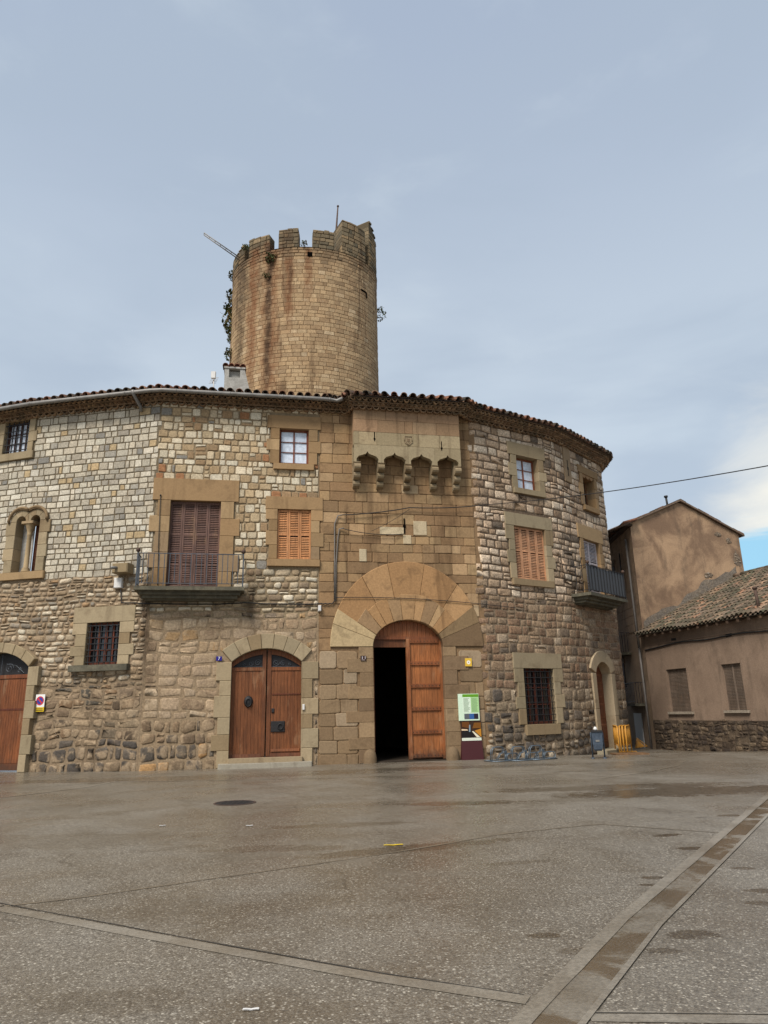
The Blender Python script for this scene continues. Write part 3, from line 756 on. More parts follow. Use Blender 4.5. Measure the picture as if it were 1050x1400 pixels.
# --- twin-arched window with a slender column
def biforate():
    u0, u1, z0, z1 = WALL.box(21, 706, 53, 782); uc = (u0 + u1) / 2; w = (u1 - u0) / 2
    F = WALL.frame(uc); mb = MB(); cw = 0.10; aw = (w - cw) / 2
    zs = z1 - aw
    pal = SANDG
    jambs(mb, -w, z0, zs, 4, 0.36, -0.05, 0.45, pal, -1, 0.12); jambs(mb, w, z0, zs, 4, 0.36, -0.05, 0.45, pal, 1, 0.12)
    for s in (-1, 1):
        cx = s * (cw + aw); f = arc_fn(aw, aw, zs)
        for k in range(4):
            q = [f(k / 4 + t / 16) for t in range(5)] ; e = [f(k / 4 + t / 16, 0.24) for t in range(5)]
            poly = [(cx + x, z) for x, z in q] + [(cx + x, z) for x, z in reversed(e)]
            lim = 0.002 * s
            poly = [((max(x, 0.002) if s > 0 else min(x, -0.002)), z) for x, z in poly]
            mb.block(poly, -0.05, 0.45, 0.01, pick(pal, 0.05))
        # hood mould
        hood = MB(); pts = []
        for t in range(17):
            x, z = f(t / 16, 0.30); x += cx
            if (s > 0 and x > -0.01) or (s < 0 and x < 0.01): pts.append((x, -0.08, z))
        hood.tube(pts, 0.055, 6, srgb((140, 118, 88))); hood.tube([(p[0], p[1], p[2] - 0.05) for p in pts], 0.03, 5, srgb((132, 110, 82)))
        mb.v, mb.f, mb.c, mb.s = join(mb, hood)
    mb.rect(-w - 0.36, w + 0.36, zs + aw + 0.02, zs + aw + 0.06, 0.05, 0.45, 0.005, srgb((140, 120, 92)))
    o = mb.build('twin_window', 'sandstone', castle, F)
    c = MB()
    c.lathe((0, 0.10, z0), [(0.001, 0), (0.15, 0), (0.15, 0.06), (0.12, 0.09), (0.13, 0.13), (0.085, 0.18), (0.075, zs - z0 - 0.5), (0.095, zs - z0 - 0.47), (0.08, zs - z0 - 0.44),
                            (0.10, zs - z0 - 0.34), (0.17, zs - z0 - 0.12), (0.18, zs - z0 - 0.1)], 14, srgb((168, 146, 112)))
    c.rect(-0.24, 0.24, zs - 0.1, zs, -0.10, 0.3, 0.02, srgb((160, 138, 106)))
    c.build('column', 'sandstone', o)
    g = MB(); g.box(-w, -cw * 0.3, 0.34, 0.37, z0, z1 + 0.02); g.build('pane', 'white' if False else 'chimney', o)
    g = MB(); boards(g, cw * 0.3, w, z0, lambda x: z1, 0.33, (92, 54, 38), 0.12); g.build('shutter', 'oldwood', o)
    s = MB(); s.rect(-w - 0.50, w + 0.40, z0 - 0.26, z0 - 0.002, -0.10, 0.5, 0.02, srgb((160, 134, 98))); s.build('sill', 'sandstone', o)
    HOLES.append((uc - w - 0.05, uc + w + 0.05, z0 - 0.05, z1 + 0.02))
    EX.append(ex_rect(uc - w - 0.34, uc + w + 0.34, z0 - 0.26, zs + 0.1)); EX.append(ex_arch(uc, zs, w + 0.3, aw + 0.3))
def join(a, b):
    n = len(a.v); return a.v + b.v, a.f + [tuple(n + i for i in f) for f in b.f], a.c + b.c, a.s + b.s
biforate()

# --- arched doorways
def arch_opening(name, px, spring_y, thick, jw, nv, pal, depth=0.5, yf=-0.06, z0=0.0, nj=5, alt=0.3, mat='sandstone', ellipse=False):
    u0, u1, _, zt = WALL.box(*px); uc = (u0 + u1) / 2; a = (u1 - u0) / 2
    zs = WALL.hit((px[0] + px[2]) / 2, spring_y)[1]; rise = zt - zs
    F = WALL.frame(uc); mb = MB(); f = arc_fn(a, rise, zs)
    jambs(mb, -a, z0, zs, nj, jw, yf, depth, pal, -1, alt); jambs(mb, a, z0, zs, nj, jw, yf, depth, pal, 1, alt)
    for k in range(nv):
        q = [f((k + t / 4) / nv) for t in range(5)]; e = [f((k + t / 4) / nv, thick) for t in range(5)]
        mb.block(q + e[::-1], yf - rnd.uniform(0, .008), depth, 0.014, pick(pal, 0.07), 0.005)
    n = 10
    for k in range(n):
        xa, xb = -a + 2 * a * k / n, -a + 2 * a * (k + 1) / n
        xm = xa if abs(xa) < abs(xb) else xb
        lo = min(range(41), key=lambda i: abs(f(i / 40)[0] - xm)); HOLES.append((uc + xa, uc + xb, z0 - 0.1, f(lo / 40)[1] + 0.05))
    HOLES.append((uc - a - 0.06, uc + a + 0.06, z0 - 0.1, zs))
    EX.append(ex_rect(uc - a - jw, uc + a + jw, -1, zs)); EX.append(ex_arch(uc, zs, a + thick * 0.9, rise + thick * 0.9))
    o = mb.build(name, mat, castle, F)
    return o, F, uc, a, zs, rise, f
def ztop_of(f, drop=0.0):
    tab = [f(i / 60) for i in range(61)]
    def g(x):
        for p, q in zip(tab, tab[1:]):
            if p[0] <= x <= q[0]: return p[1] + (q[1] - p[1]) * (x - p[0]) / max(1e-6, q[0] - p[0]) - drop
        return (tab[0] if x < tab[0][0] else tab[-1])[1] - drop
    return g

# far-left brown door with a scrolled fanlight
o, F, uc, a, zs, rise, f = arch_opening('doorway', (-56, 893, 36, 1055), 914, 0.34, 0.34, 7, SANDG, 0.5, nj=6, alt=0.25)
zt = ztop_of(f); zd = zs - 0.22
mb = MB(); boards(mb, -a, a, 0.25, lambda x: zd, 0.20, (112, 64, 34), 0.10); mb.rect(-a, a, 0.04, 0.25, 0.17, 0.25, 0.01, srgb((96, 54, 30)))
mb.rect(-a, a, zd - 0.12, zd, 0.17, 0.25, 0.01, srgb((104, 58, 32))); mb.rect(-a, a, 1.9, 1.96, 0.19, 0.24, 0.01, srgb((90, 44, 26))); mb.build('door_leaf', 'wood', o)
mb = MB(); mb.block([(-a, zd)] + [(x, zt(x)) for x in [-a + 2 * a * k / 12 for k in range(13)]] + [(a, zd)], 0.30, 0.34, 0.002, (0.01,) * 3); mb.build('pane', 'iron', o)
mb = MB()
for s in (-1, 1):
    scroll(mb, s * 0.33, zd + 0.22, 0.17, 0.2, 1.7, s, 0); scroll(mb, s * 0.75, zd + 0.14, 0.09, 0.2, 1.3, -s, 1.5); mb.tube([(s * 0.2, .2, zd + .36), (s * .6, .2, zd + .3), (s * .95, .2, zd + .05)], 0.011, 4)
mb.tube([(0, 0.2, zd), (0, 0.2, zs + rise - 0.05)], 0.014, 4); mb.build('scrollwork', 'railing', o)

# middle double door
o, F, uc, a, zs, rise, f = arch_opening('doorway', (315, 887, 412, 1034), 905, 0.50, 0.42, 7, SANDG, 0.45, nj=6, alt=0.25)
zt = ztop_of(f); WD = (114, 68, 38); zb = 0.30
zf0 = zs - 0.22
for s in (-1, 1):
    mb = MB(); x0, x1 = (-a, -0.02) if s < 0 else (0.02, a)
    boards(mb, x0, x1, zb, lambda x: zf0, 0.16, WD, 0.115)
    # frame of the fanlight: top rail follows the arch
    xs = [x0 + (x1 - x0) * k / 8 for k in range(9)]
    top = [(x, zt(x)) for x in xs]; low = [(x, max(zf0 + 0.06, zt(x) - 0.17)) for x in xs]
    for k in range(8): mb.block([low[k], low[k + 1], top[k + 1], top[k]], 0.14, 0.22, 0.003, jit(srgb(WD), 0.05))
    mb.rect(x0, x1, zf0 - 0.05, zf0 + 0.06, 0.135, 0.22, 0.008, srgb(WD))
    inner = (-0.02 - 0.12, -0.02) if s < 0 else (0.02, 0.14)
    mb.rect(inner[0], inner[1], zb, zt(0) - 0.02, 0.13, 0.22, 0.008, srgb((104, 62, 36)))
    if s > 0:
        mb.rect(0.18, a - 0.02, zb + 0.14, zb + 0.22, 0.125, 0.2, 0.02, srgb((128, 80, 52))); mb.rect(0.18, a - 0.02, zs - 1.05, zs - 1.01, 0.14, 0.2, 0.008, srgb((100, 54, 32)))
    mb.rect(x0, x1, zb - 0.02, zb + 0.09, 0.14, 0.22, 0.01, srgb((106, 66, 46)))
    leaf = mb.build('door_leaf', 'wood', o)
    g = MB(); g.block([(x0, zf0)] + [(x, max(zf0 + 0.03, zt(x) - 0.1)) for x in xs] + [(x1, zf0)], 0.2, 0.21, 0.001); g.build('pane', 'iron', o)
    sc2 = MB()
    for k in range(3):
        cx = s * (0.30 + k * 0.22); r = 0.11 - 0.025 * k; scroll(sc2, cx, zf0 + 0.10 + r, r, 0.165, 1.6, s if k % 2 else -s, k, 0.010)
    sc2.tube([(x0 + s * 0 + .02, .165, zf0 + .075), (x1 - .02, .165, zf0 + .075)], 0.009, 4); sc2.build('scrollwork', 'railing', leaf)
    if s < 0:
        k = MB(); k.lathe((0, 0, 0), [(0.001, 0), (0.11, 0.0), (0.16, 0.03), (0.10, 0.05), (0.001, 0.06)], 14)
        k.v = [(x * 0.9, 0.155 - z, y * 1.15 + zs - 1.25) for x, y, z in k.v]; k.v = [(x - 0.55 * a / 1.1, y, z) for x, y, z in k.v]
        k.tube([(-0.55 * a / 1.1 + 0.085 * math.cos(t * math.pi / 8), 0.08, zs - 1.28 + 0.12 * math.sin(t * math.pi / 8)) for t in range(16)], 0.016, 5, closed=True)
        k.build('knocker', 'iron', leaf)
    else:
        k = MB(); k.rect(0.17, 0.62, zs - 2.22, zs - 1.88, 0.12, 0.16, 0.02); k.tube([(0.47 + 0.08 * math.cos(t * math.pi / 8), 0.10, zs - 2.05 + 0.09 * math.sin(t * math.pi / 8)) for t in range(16)], 0.02, 5, closed=True)
        k.build('lock_plate', 'iron', leaf)
        k = MB(); k.rect(0.18, 0.27, zs - 1.62, zs - 1.48, 0.12, 0.15, 0.02); k.build('keyhole_plate', 'iron', leaf)
mb = MB(); mb.rect(-a - 0.30, a + 0.32, -0.1, 0.14, -0.55, 0.3, 0.02, srgb((160, 152, 136))); mb.rect(-a - 0.02, a + 0.05, 0.141, 0.28, -0.2, 0.3, 0.02, srgb((158, 140, 112)))
mb.build('step', 'sandstone', o)
mb = MB(); mb.rect(a + 0.03, a + 0.10, zs - 1.55, zs - 1.37, -0.11, -0.05, 0.01); mb.build('doorbell', 'white', o)

# the great gate
GPAL = [((174, 138, 96), 3), ((167, 130, 88), 3), ((180, 147, 106), 2), ((166, 135, 98), 2), ((156, 127, 93), 1)]
def gate():
    u0, u1, _, zt = WALL.box(511, 848, 608, 1040); uc = (u0 + u1) / 2; a = (u1 - u0) / 2
    zs = WALL.hit(559, 884)[1]; rise = zt - zs; F = WALL.frame(uc); f = arc_fn(a, rise, zs); mb = MB()
    zx = WALL.hit(559, 768)[1]; ro = WALL.hit(661, 884)[0] - uc
    jp = [((146, 122, 92), 3), ((138, 114, 85), 3), ((154, 130, 99), 2), ((130, 107, 81), 2)]
    jambs(mb, -a, 0.0, zs, 9, 0.6, -0.05, 0.42, jp, -1, 0.45); jambs(mb, a, 0.0, zs, 9, 0.6, -0.05, 0.42, jp, 1, 0.45)
    def outer(s, k=1.0):
        t = math.pi * (1 - s); return (ro * k * math.cos(t), zs + (zx - zs) * k * math.sin(t))
    def lerp(s_, k):
        a_, b_ = f(s_), outer(s_); return (a_[0] + (b_[0] - a_[0]) * k, a_[1] + (b_[1] - a_[1]) * k)
    NV = 13; cuts = [0] + [(k + rnd.uniform(-0.22, 0.22)) / NV for k in range(1, NV)] + [1]
    mid = 0.80
    for k in range(NV):
        s0, s1 = cuts[k], cuts[k + 1]
        side = k < 2 or k >= NV - 2
        tip = 1.0 if side else rnd.uniform(0.40, 0.52)
        q = [f(s0 + (s1 - s0) * t / 4) for t in range(5)]
        e = [lerp(s0 + (s1 - s0) * t / 4, tip) for t in range(5)]
        if not side: e = [e[0], e[4]]
        c = jit(srgb((188, 164, 124)), .06) if k < 2 else pick(GPAL, 0.09) if k < NV - 2 else jit(srgb((140, 116, 84)), 0.06)
        if k == NV - 1: c = jit(srgb((122, 100, 74)), 0.05)
        mb.block(q + e[::-1], -0.055 - rnd.uniform(0, .012), 0.42, 0.014, c, 0.005)
    # upper tier of big wedge stones behind the ring
    for (s0, s1) in ((0.110, 0.30), (0.30, 0.42), (0.42, 0.58), (0.58, 0.74), (0.74, 0.890)):
        q = [lerp(s0 + (s1 - s0) * t / 5, 0.25) for t in range(6)]; e = [outer(s0 + (s1 - s0) * t / 5 , 1.0) for t in range(6)]
        mb.block(q + e[::-1], -0.046 - rnd.uniform(0, .006), 0.1, 0.014, pick(GPAL[:3], 0.06), 0.005)
    for s in (-1, 1):   # worn guard stones at the foot of the jambs
        x = s * (a + 0.17)
        mb.lathe((x, -0.02, 0), [(0.23, -0.1), (0.23, 0.15), (0.19, 0.32), (0.10, 0.42), (0.001, 0.44)], 12, srgb((124, 104, 79)))
    n = 12
    for k in range(n):
        xa, xb = -a + 2 * a * k / n, -a + 2 * a * (k + 1) / n; xm = xa if abs(xa) < abs(xb) else xb
        HOLES.append((uc + xa, uc + xb, -1, zs + rise * math.sqrt(max(0, 1 - (xm / a) ** 2)) + 0.06))
    HOLES.append((uc - a - 0.05, uc + a + 0.05, -1, zs))
    EX.append(ex_rect(uc - a - 0.55, uc + a + 0.55, -1, zs)); EX.append(ex_arch(uc, zs, ro * 0.985, (zx - zs) * 0.985))
    o = mb.build('gateway', 'gate', castle, F)
    WG = (134, 80, 46); zl = WALL.hit(559, 873, -0.2)[1]; g = ztop_of(f)
    y = 0.22
    mb = MB(); boards(mb, -a, a, zl, g, y, WG, 0.14); mb.rect(-a, a, zl - 0.03, zl + 0.07, y - 0.03, y + 0.06, 0.01, srgb((118, 68, 40))); mb.build('door_head', 'wood', o)
    xd = WALL.box(555, 900, 556, 901, -0.2)[0] - uc
    mb = MB(); boards(mb, xd + 0.10, a, 0.06, lambda x: zl - 0.03, y + 0.02, (146, 90, 50), 0.20)
    mb.rect(xd, xd + 0.12, 0.04, zl - 0.03, y - 0.045, y + 0.08, 0.012, srgb((138, 82, 46))); mb.rect(a - 0.09, a, 0.04, zl - 0.03, y - 0.03, y + 0.07, 0.01, srgb((136, 82, 46)))
    nr = 6
    for k in range(nr):
        z = 0.10 + (zl - 0.25) * k / (nr - 1); mb.rect(xd + 0.12, a - 0.09, z, z + 0.13, y - 0.03, y + 0.04, 0.015, jit(srgb((124, 72, 40)), 0.05))
    nl = mb
    for k in range(nr):
        z = 0.165 + (zl - 0.25) * k / (nr - 1)
        for i in range(9):
            x = xd + 0.16 + (a - xd - 0.29) * i / 8; nl.box(x - .012, x + .012, y - 0.045, y - 0.028, z - .012, z + .012, (0.05, 0.035, 0.025))
    mb.build('door_leaf', 'wood', o)
    # the other leaf stands folded back against the passage wall
    mb = MB(); mb.box(-a + 0.02, -a + 0.09, y + 0.12, y + 1.2, 0.05, zl - 0.05, srgb((120, 68, 38))); mb.build('door_leaf', 'wood', o)
    # vaulted passage
    mb = MB(); x0, x1, yb, zt2 = -a - 1.0, a + 1.2, 9.0, zs + rise + 0.4
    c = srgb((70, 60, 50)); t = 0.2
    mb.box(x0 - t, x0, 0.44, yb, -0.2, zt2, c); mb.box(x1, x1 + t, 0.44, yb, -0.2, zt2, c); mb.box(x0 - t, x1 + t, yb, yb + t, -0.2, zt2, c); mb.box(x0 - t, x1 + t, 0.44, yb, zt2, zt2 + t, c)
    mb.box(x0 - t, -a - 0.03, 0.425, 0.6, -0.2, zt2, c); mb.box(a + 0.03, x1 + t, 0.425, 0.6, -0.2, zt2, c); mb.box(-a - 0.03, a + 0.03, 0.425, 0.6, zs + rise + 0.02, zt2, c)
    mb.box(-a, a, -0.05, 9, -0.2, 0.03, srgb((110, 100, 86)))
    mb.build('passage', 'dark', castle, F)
    return uc, a, zs, rise
g_uc, g_a, g_zs, g_rise = gate()

# panelled door at the rounded end, in a pale moulded arch
o, F, uc, a, zs, rise, f = arch_opening('doorway', (817, 906, 838, 1026), 921, 0.46, 0.30, 3, [((172, 154, 126), 3), ((164, 147, 120), 2)], 0.5, yf=-0.08, nj=2, alt=0.0, z0=-0.2)
zt = ztop_of(f); mb = MB(); mb.block([(-a, 0.05), (a, 0.05)] + [(x, zt(x)) for x in [a - 2 * a * k / 8 for k in range(9)]], 0.34, 0.40, 0.004, srgb((112, 66, 42)))
for (za, zb2) in ((0.25, 0.95), (1.15, 1.75), (1.95, 2.35), (2.5, zs)):
    for s in (-1, 1):
        cx = s * a / 2; hw = a / 2 - 0.09; mb.rect(cx - hw, cx + hw, za, zb2, 0.315, 0.35, 0.03, srgb((122, 74, 48))); mb.rect(cx - hw + .08, cx + hw - .08, za + .08, zb2 - .08, 0.30, 0.33, 0.02, srgb((104, 60, 38)))
leaf = mb.build('door_leaf', 'wood', o)
k = MB(); k.tube([(-0.12 + 0.05 * math.cos(t * math.pi / 6), 0.26, 1.85 + 0.14 * math.sin(t * math.pi / 6)) for t in range(12)], 0.016, 5, closed=True); k.rect(-0.16, -0.08, 1.75, 1.98, 0.29, 0.32, 0.01); k.build('knocker', 'iron', leaf)
mb = MB(); mb.rect(-a - 0.5, a + 0.45, -0.4, 0.02, -0.45, 0.36, 0.03, srgb((150, 140, 118))); mb.build('step', 'sandstone', o)

# --- balconies
def balcony(px, door_px, off, shut_col, nshut, lintel, jw, mesh_side=False, slab_th=0.12, rail_h=1.08, nb=20, frame_col=None, pale=False):
    o, F, uc, w, z0, z1 = rect_opening(door_px, lintel, jw, 0, 0, 5, 0.42, SAND, 'balcony_door', alt=0.25)
    shutters(o, w, z0, z1, 0.10, nshut, shut_col, (0, 0.28, 0.62, 1))
    u0, u1, za, _ = WALL.box(*px, off * 0.9)
    F2 = WALL.frame((u0 + u1) / 2); bw = (u1 - u0) / 2; zt = z0 - 0.02
    mb = MB(); mb.box(-bw, bw, -off, 0.2, zt - slab_th, zt, srgb((104, 98, 84)))
    prof = [(0.0, 0.0), (0.16, 0.03), (0.26, 0.12), (0.42, 0.22), (0.62, 0.27)]
    for (i0, d0), (i1, d1) in zip(prof, prof[1:]):   # stepped moulding under the slab
        y0 = -off + i1 * off; mb.rect(-bw + i1 * 0.5, bw - i1 * 0.5, zt - slab_th - d1, zt - slab_th - d0 - 0.001, y0, 0.0, 0.02, srgb((92, 86, 72)))
    b = mb.build('balcony', 'slabstone', castle, F2)
    r = 0.014; rl = MB(); zr = zt + rail_h; yo = -off + 0.05; e = bw - 0.05
    rl.box(-e, e, yo - .014, yo + .014, zr - .012, zr + .012); rl.box(-e, e, yo - .012, yo + .012, zt + 0.09, zt + 0.11)
    for i in range(nb + 1):
        x = -e + 2 * e * i / nb; rl.box(x - r * .8, x + r * .8, yo - r * .8, yo + r * .8, zt + 0.02 if i % 5 == 0 else zt + 0.10, zr)
    ns = max(3, int(nb * off / (2 * bw)))
    for s in (-1, 1):
        rl.box(s * e - .014, s * e + .014, yo, 0.0, zr - .012, zr + .012); rl.box(s * e - .012, s * e + .012, yo, 0.0, zt + 0.09, zt + 0.11)
        for i in range(1, ns):
            y = yo * (1 - i / ns); rl.box(s * e - r * .8, s * e + r * .8, y - r * .8, y + r * .8, zt + 0.10, zr)
        rl.box(s * e - .022, s * e + .022, yo - .022, yo + .022, zt, zr + 0.02)
        rl.tube([(s * e, yo + 0.0, zr - 0.02), (s * e, yo + 0.3, zr - 0.18), (s * e, yo + 0.36, zt + 0.3)], 0.012, 4)
    ro = rl.build('railing', 'iron' if mesh_side else 'railing', b)
    for s in (-1, 1):
        k = MB(); k.ball((s * e, yo, zr + 0.10), 0.075); k.tube([(s * e, yo, zr), (s * e, yo, zr + 0.05)], 0.025, 6); k.build('finial', 'rust', b)
    if mesh_side:
        k = MB(); k.box(-e, e, yo + .016, yo + .022, zt + 0.1, zr - 0.02, (0.05,) * 3); k.build('railing_screen', 'screen', b)
    return o, F2, bw, zt
balcony((181, 757, 332, 808), (230, 685, 300, 806), 0.75, (104, 78, 68), 4, 0.78, 0.50)
balcony((806, 800, 857, 846), (800, 741, 821, 818), 0.85, (188, 178, 178), 2, 0.60, 0.32, mesh_side=True, nb=12)

# --- machicolation over the gate
MOFF = 0.52
mu0 = WALL.hit(484, 600, MOFF)[0]; mu1 = WALL.hit(632, 612, MOFF)[0]
def machicolation():
    uc = (mu0 + mu1) / 2; w = (mu1 - mu0) / 2; F = WALL.frame(uc)
    zb = WALL.hit(559, 634, MOFF)[1]; ztop = H + 0.16; yf = -MOFF; th = 0.24; bay = 2 * w / 4
    pal = [((162, 146, 116), 3), ((154, 138, 108), 3), ((168, 150, 118), 2)]; palt = [((158, 128, 98), 3), ((150, 122, 92), 2), ((166, 138, 106), 2)]
    mb = MB(); hw = 0.40; zrow = zb + 0.66
    prof = [(-hw, 0.0), (-hw, 0.12), (-hw * .78, .22), (-hw * .42, .27), (-hw * .14, .31), (0, .40), (hw * .14, .31), (hw * .42, .27), (hw * .78, .22), (hw, .12), (hw, 0.0)]
    for k in range(4):
        cx = -w + bay * (k + 0.5); x0, x1 = cx - bay / 2 + .003, cx + bay / 2 - .003; c = pick(pal, 0.05)
        # stone over each opening: quads between the ogee and the course joint
        pts = [(x0, 0.0)] + [(cx + x, z) for x, z in prof] + [(x1, 0.0)]
        front = [(x, yf, zb + z) for x, z in pts]; n = len(pts)
        top = [(x, yf, zrow - .003) for x, _ in pts]
        vs = front + top + [(x, yf + th, z) for x, _, z in front] + [(x, yf + th, z) for x, _, z in top]; fs = []
        for i in range(n - 1):
            fs += [(i, i + 1, n + i + 1, n + i), (2 * n + i, 3 * n + i, 3 * n + i + 1, 2 * n + i + 1), (i, 2 * n + i, 2 * n + i + 1, i + 1), (n + i, n + i + 1, 3 * n + i + 1, 3 * n + i)]
        mb.add(vs, fs, c)
    zz = [zrow, zrow + 0.50, zrow + 0.98, ztop]
    for r, cutset in enumerate(([-w, -w + .20, -w + .85, -w + 1.75, -w + 2.42, -w + 3.2, w], [-w, -w + 0.9, -w + 1.9, -w + 2.2, -w + 3.1, w], [-w, -w + 1.2, -w + 2.4, w])):
        for a, b in zip(cutset, cutset[1:]):
            mb.rect(a + .004, b - .004, zz[r] + .003, zz[r + 1] - .003, yf + rnd.uniform(-.004, .004), yf + th, 0.008, pick(pal if r == 0 else palt, 0.06))
    for s in (-1, 1):
        x = s * (w - 0.11)
        for r, (a, b) in enumerate(((zb, zrow), (zrow, zrow + .5), (zrow + .5, ztop))):
            mb.box(x - .105, x + .105, yf + th, 0.0, a, b - .003, pick(palt if r else pal, 0.05))
    mb.box(-w, w, yf + th * .5, 0.02, ztop - .01, ztop + .01, (0.1, 0.09, 0.08))
    o = mb.build('machicolation', 'gate', castle, F)
    for k in range(5):
        cx = -w + bay * k; cx = max(-w + 0.13, min(w - 0.13, cx)); c = MB(); col = pick([((148, 130, 102), 1), ((138, 120, 92), 1)], 0.06)
        side = [(0.05, -0.88), (-0.08, -0.86)]
        for s in range(3):
            y = -MOFF * (s + 1) / 3; zc = -0.72 + s * 0.27
            for t in range(6):
                a = -math.pi / 2 + math.pi * t / 5; side.append((y + 0.03 - 0.10 * math.cos(a), zc + 0.115 * math.sin(a)))
        side += [(-MOFF, -0.02), (-MOFF, 0.0), (0.05, 0.0)]
        n = len(side); hw2 = 0.115
        vs = [(cx - hw2, y, zb + z) for y, z in side] + [(cx + hw2, y, zb + z) for y, z in side]
        c.add(vs, [tuple(range(n)), tuple(range(2 * n - 1, n - 1, -1))] + [(i, n + i, n + (i + 1) % n, (i + 1) % n) for i in range(n)], col)
        c.build('corbel', 'gate', o)
    for (px, py, h) in ((513, 597, 0.36), (606, 610, 0.36)):
        d = MB(); u, z = WALL.hit(px, py, MOFF); x = u - uc; d.box(x - .016, x + .016, yf - .006, yf + .03, z - h / 2, z + h / 2); d.box(x - .035, x + .035, yf - .007, yf + .03, z - h * .32, z - h * .16)
        d.build('arrow_slit', 'hole', o)
    u, z = WALL.hit(560, 603, MOFF); x = u - uc; s = MB(); c = srgb((150, 132, 104))
    sh = [(x - .15, z + .17), (x - .15, z - .05), (x, z - .19), (x + .15, z - .05), (x + .15, z + .17)]
    for a, b in zip(sh, sh[1:] + sh[:1]):
        s.tube([(a[0], yf - .01, a[1]), (b[0], yf - .01, b[1])], 0.018, 5, c)
    s.block([(p[0] * .0 + x + (p[0] - x) * .8, z + (p[1] - z) * .8) for p in sh], yf - .012, yf + .02, .01, c)
    s.block([(x - .05, z + .08), (x - .05, z - .02), (x, z - .07), (x + .05, z - .02), (x + .05, z + .08)], yf - .024, yf, .01, srgb((128, 108, 82)))
    s.build('shield_relief', 'gate', o)
    EX.append(ex_rect(mu0 + 0.25, mu1 - 0.25, zb + 0.5, H + 1))
machicolation()
def slits():
    d = MB()
    for (px, py, h) in ((553, 719, 0.55),):
        u, z = WALL.hit(px, py, 0.05); F = WALL.frame(u); d.box(-.022, .022, -.060, .02, z - h / 2, z + h / 2); d.box(-.05, .05, -.062, .02, z - .06, z + .03)
        d.build('arrow_slit', 'hole', castle, F)
    u, z = WALL.hit(776, 640, 0.05); F = WALL.frame(u); d = MB()
    d.rect(-0.28, 0.28, z - 0.62, z + 0.95, -0.06, 0.1, 0.02, srgb((150, 128, 100))); d.box(-.025, .025, -.066, 0, z - .35, z + .35, (0.012,) * 3); d.box(-.055, .055, -.067, 0, z - .08, z + .04, (0.012,) * 3)
    d.build('slit_stone', 'sandstone', castle, F); EX.append(ex_rect(u - .26, u + .26, z - .6, z + .95))
    # drain spout stone and pale conduit box left of the balcony
    u, z = WALL.hit(167, 777, 0.3); F = WALL.frame(u); d = MB()
    d.rect(-0.26, 0.30, z - 0.16, z + 0.16, -0.42, 0.1, 0.03, srgb((146, 128, 98))); d.build('spout_stone', 'sandstone', castle, F)
    d = MB(); d.tube([(-.05, -.3, z + .02), (-.16, -.62, z - .02)], 0.05, 8); d.build('drain_spout', 'zinc', castle, F)
    u, z = WALL.hit(163, 797, 0.05); F = WALL.frame(u); d = MB(); d.rect(-.14, .14, z - .18, z + .16, -.14, 0, .02); d.build('junction_box', 'white', castle, F)
    u, z = WALL.hit(437, 831, 0.1); F = WALL.frame(u); d = MB(); d.rect(-.05, .05, z - .12, z + .08, -.16, 0, .02); d.build('junction_box', 'white', castle, F)
    # pale patch stones in the gate wall
    for (x0, y0, x1, y1) in ((491, 751, 501, 768), (565, 713, 583, 732), (519, 721, 552, 731), (551, 732, 562, 744)):
        a, b, c2, d2 = WALL.box(x0, y0, x1, y1); F = WALL.frame((a + b) / 2); d = MB(); w = (b - a) / 2
        d.rect(-w, w, c2, d2, -.05, 0.0, .01, jit(srgb((192, 174, 142)), .06)); d.build('patch_stone', 'gate', castle, F)
slits()

# --- walls of coursed stone
def pal_fn(levels):
    """levels: list of (z below which, palette)"""
    def g(u, z):
        zz = z + rnd.uniform(-0.25, 0.25)
        for lim, p in levels:
            if zz < lim: return pick(p, 0.08)
        return pick(levels[-1][1], 0.08)
    return g
P_A = [((192, 182, 162), 5), ((182, 172, 153), 4), ((172, 162, 144), 3), ((202, 193, 175), 3), ((158, 150, 136), 1.2), ((178, 156, 120), .8), ((138, 133, 124), .25)]
P_AL = [((176, 160, 136), 3), ((160, 143, 118), 3), ((198, 184, 160), 3.5), ((150, 129, 102), 2), ((142, 132, 117), 2), ((166, 137, 102), 1.2), ((118, 108, 95), 1)]
P_LOW = [((122, 104, 84), 3), ((108, 94, 76), 3), ((136, 118, 94), 2), ((98, 84, 68), 2), ((128, 104, 78), 2), ((90, 84, 74), 1)]
P_FOOT = [((98, 89, 79), 4), ((110, 99, 86), 3), ((84, 77, 70), 2), ((124, 106, 84), 2), ((164, 132, 92), .8)]
P_B = [((194, 178, 150), 4), ((208, 195, 170), 3.5), ((172, 148, 114), 2.5), ((184, 162, 128), 3), ((156, 130, 98), 1.6), ((198, 184, 158), 2.5), ((142, 137, 128), .5), ((158, 114, 78), .4)]
P_BM = [((166, 147, 119), 3), ((184, 168, 142), 3), ((152, 129, 102), 2), ((204, 191, 168), 2.5), ((138, 120, 98), 1.6)]
P_BL = [((172, 149, 122), 4), ((163, 140, 113), 3), ((180, 158, 130), 3), ((152, 129, 103), 2), ((136, 121, 104), 1), ((168, 137, 98), 1)]
P_BLL = [((140, 118, 92), 3), ((126, 106, 84), 3), ((108, 96, 82), 2), ((152, 132, 106), 2), ((92, 84, 76), 1)]
P_C = [((158, 129, 93), 4), ((151, 122, 88), 4), ((164, 136, 99), 3), ((143, 115, 83), 2), ((172, 143, 107), 1.5), ((186, 162, 128), .4)]
P_CL = [((142, 119, 90), 3), ((132, 110, 83), 3), ((150, 127, 98), 2), ((160, 139, 112), 1)]
P_D = [((194, 171, 145), 4), ((183, 159, 133), 4), ((206, 187, 163), 3.5), ((164, 140, 114), 3), ((138, 116, 94), 1.6), ((112, 98, 84), .8)]
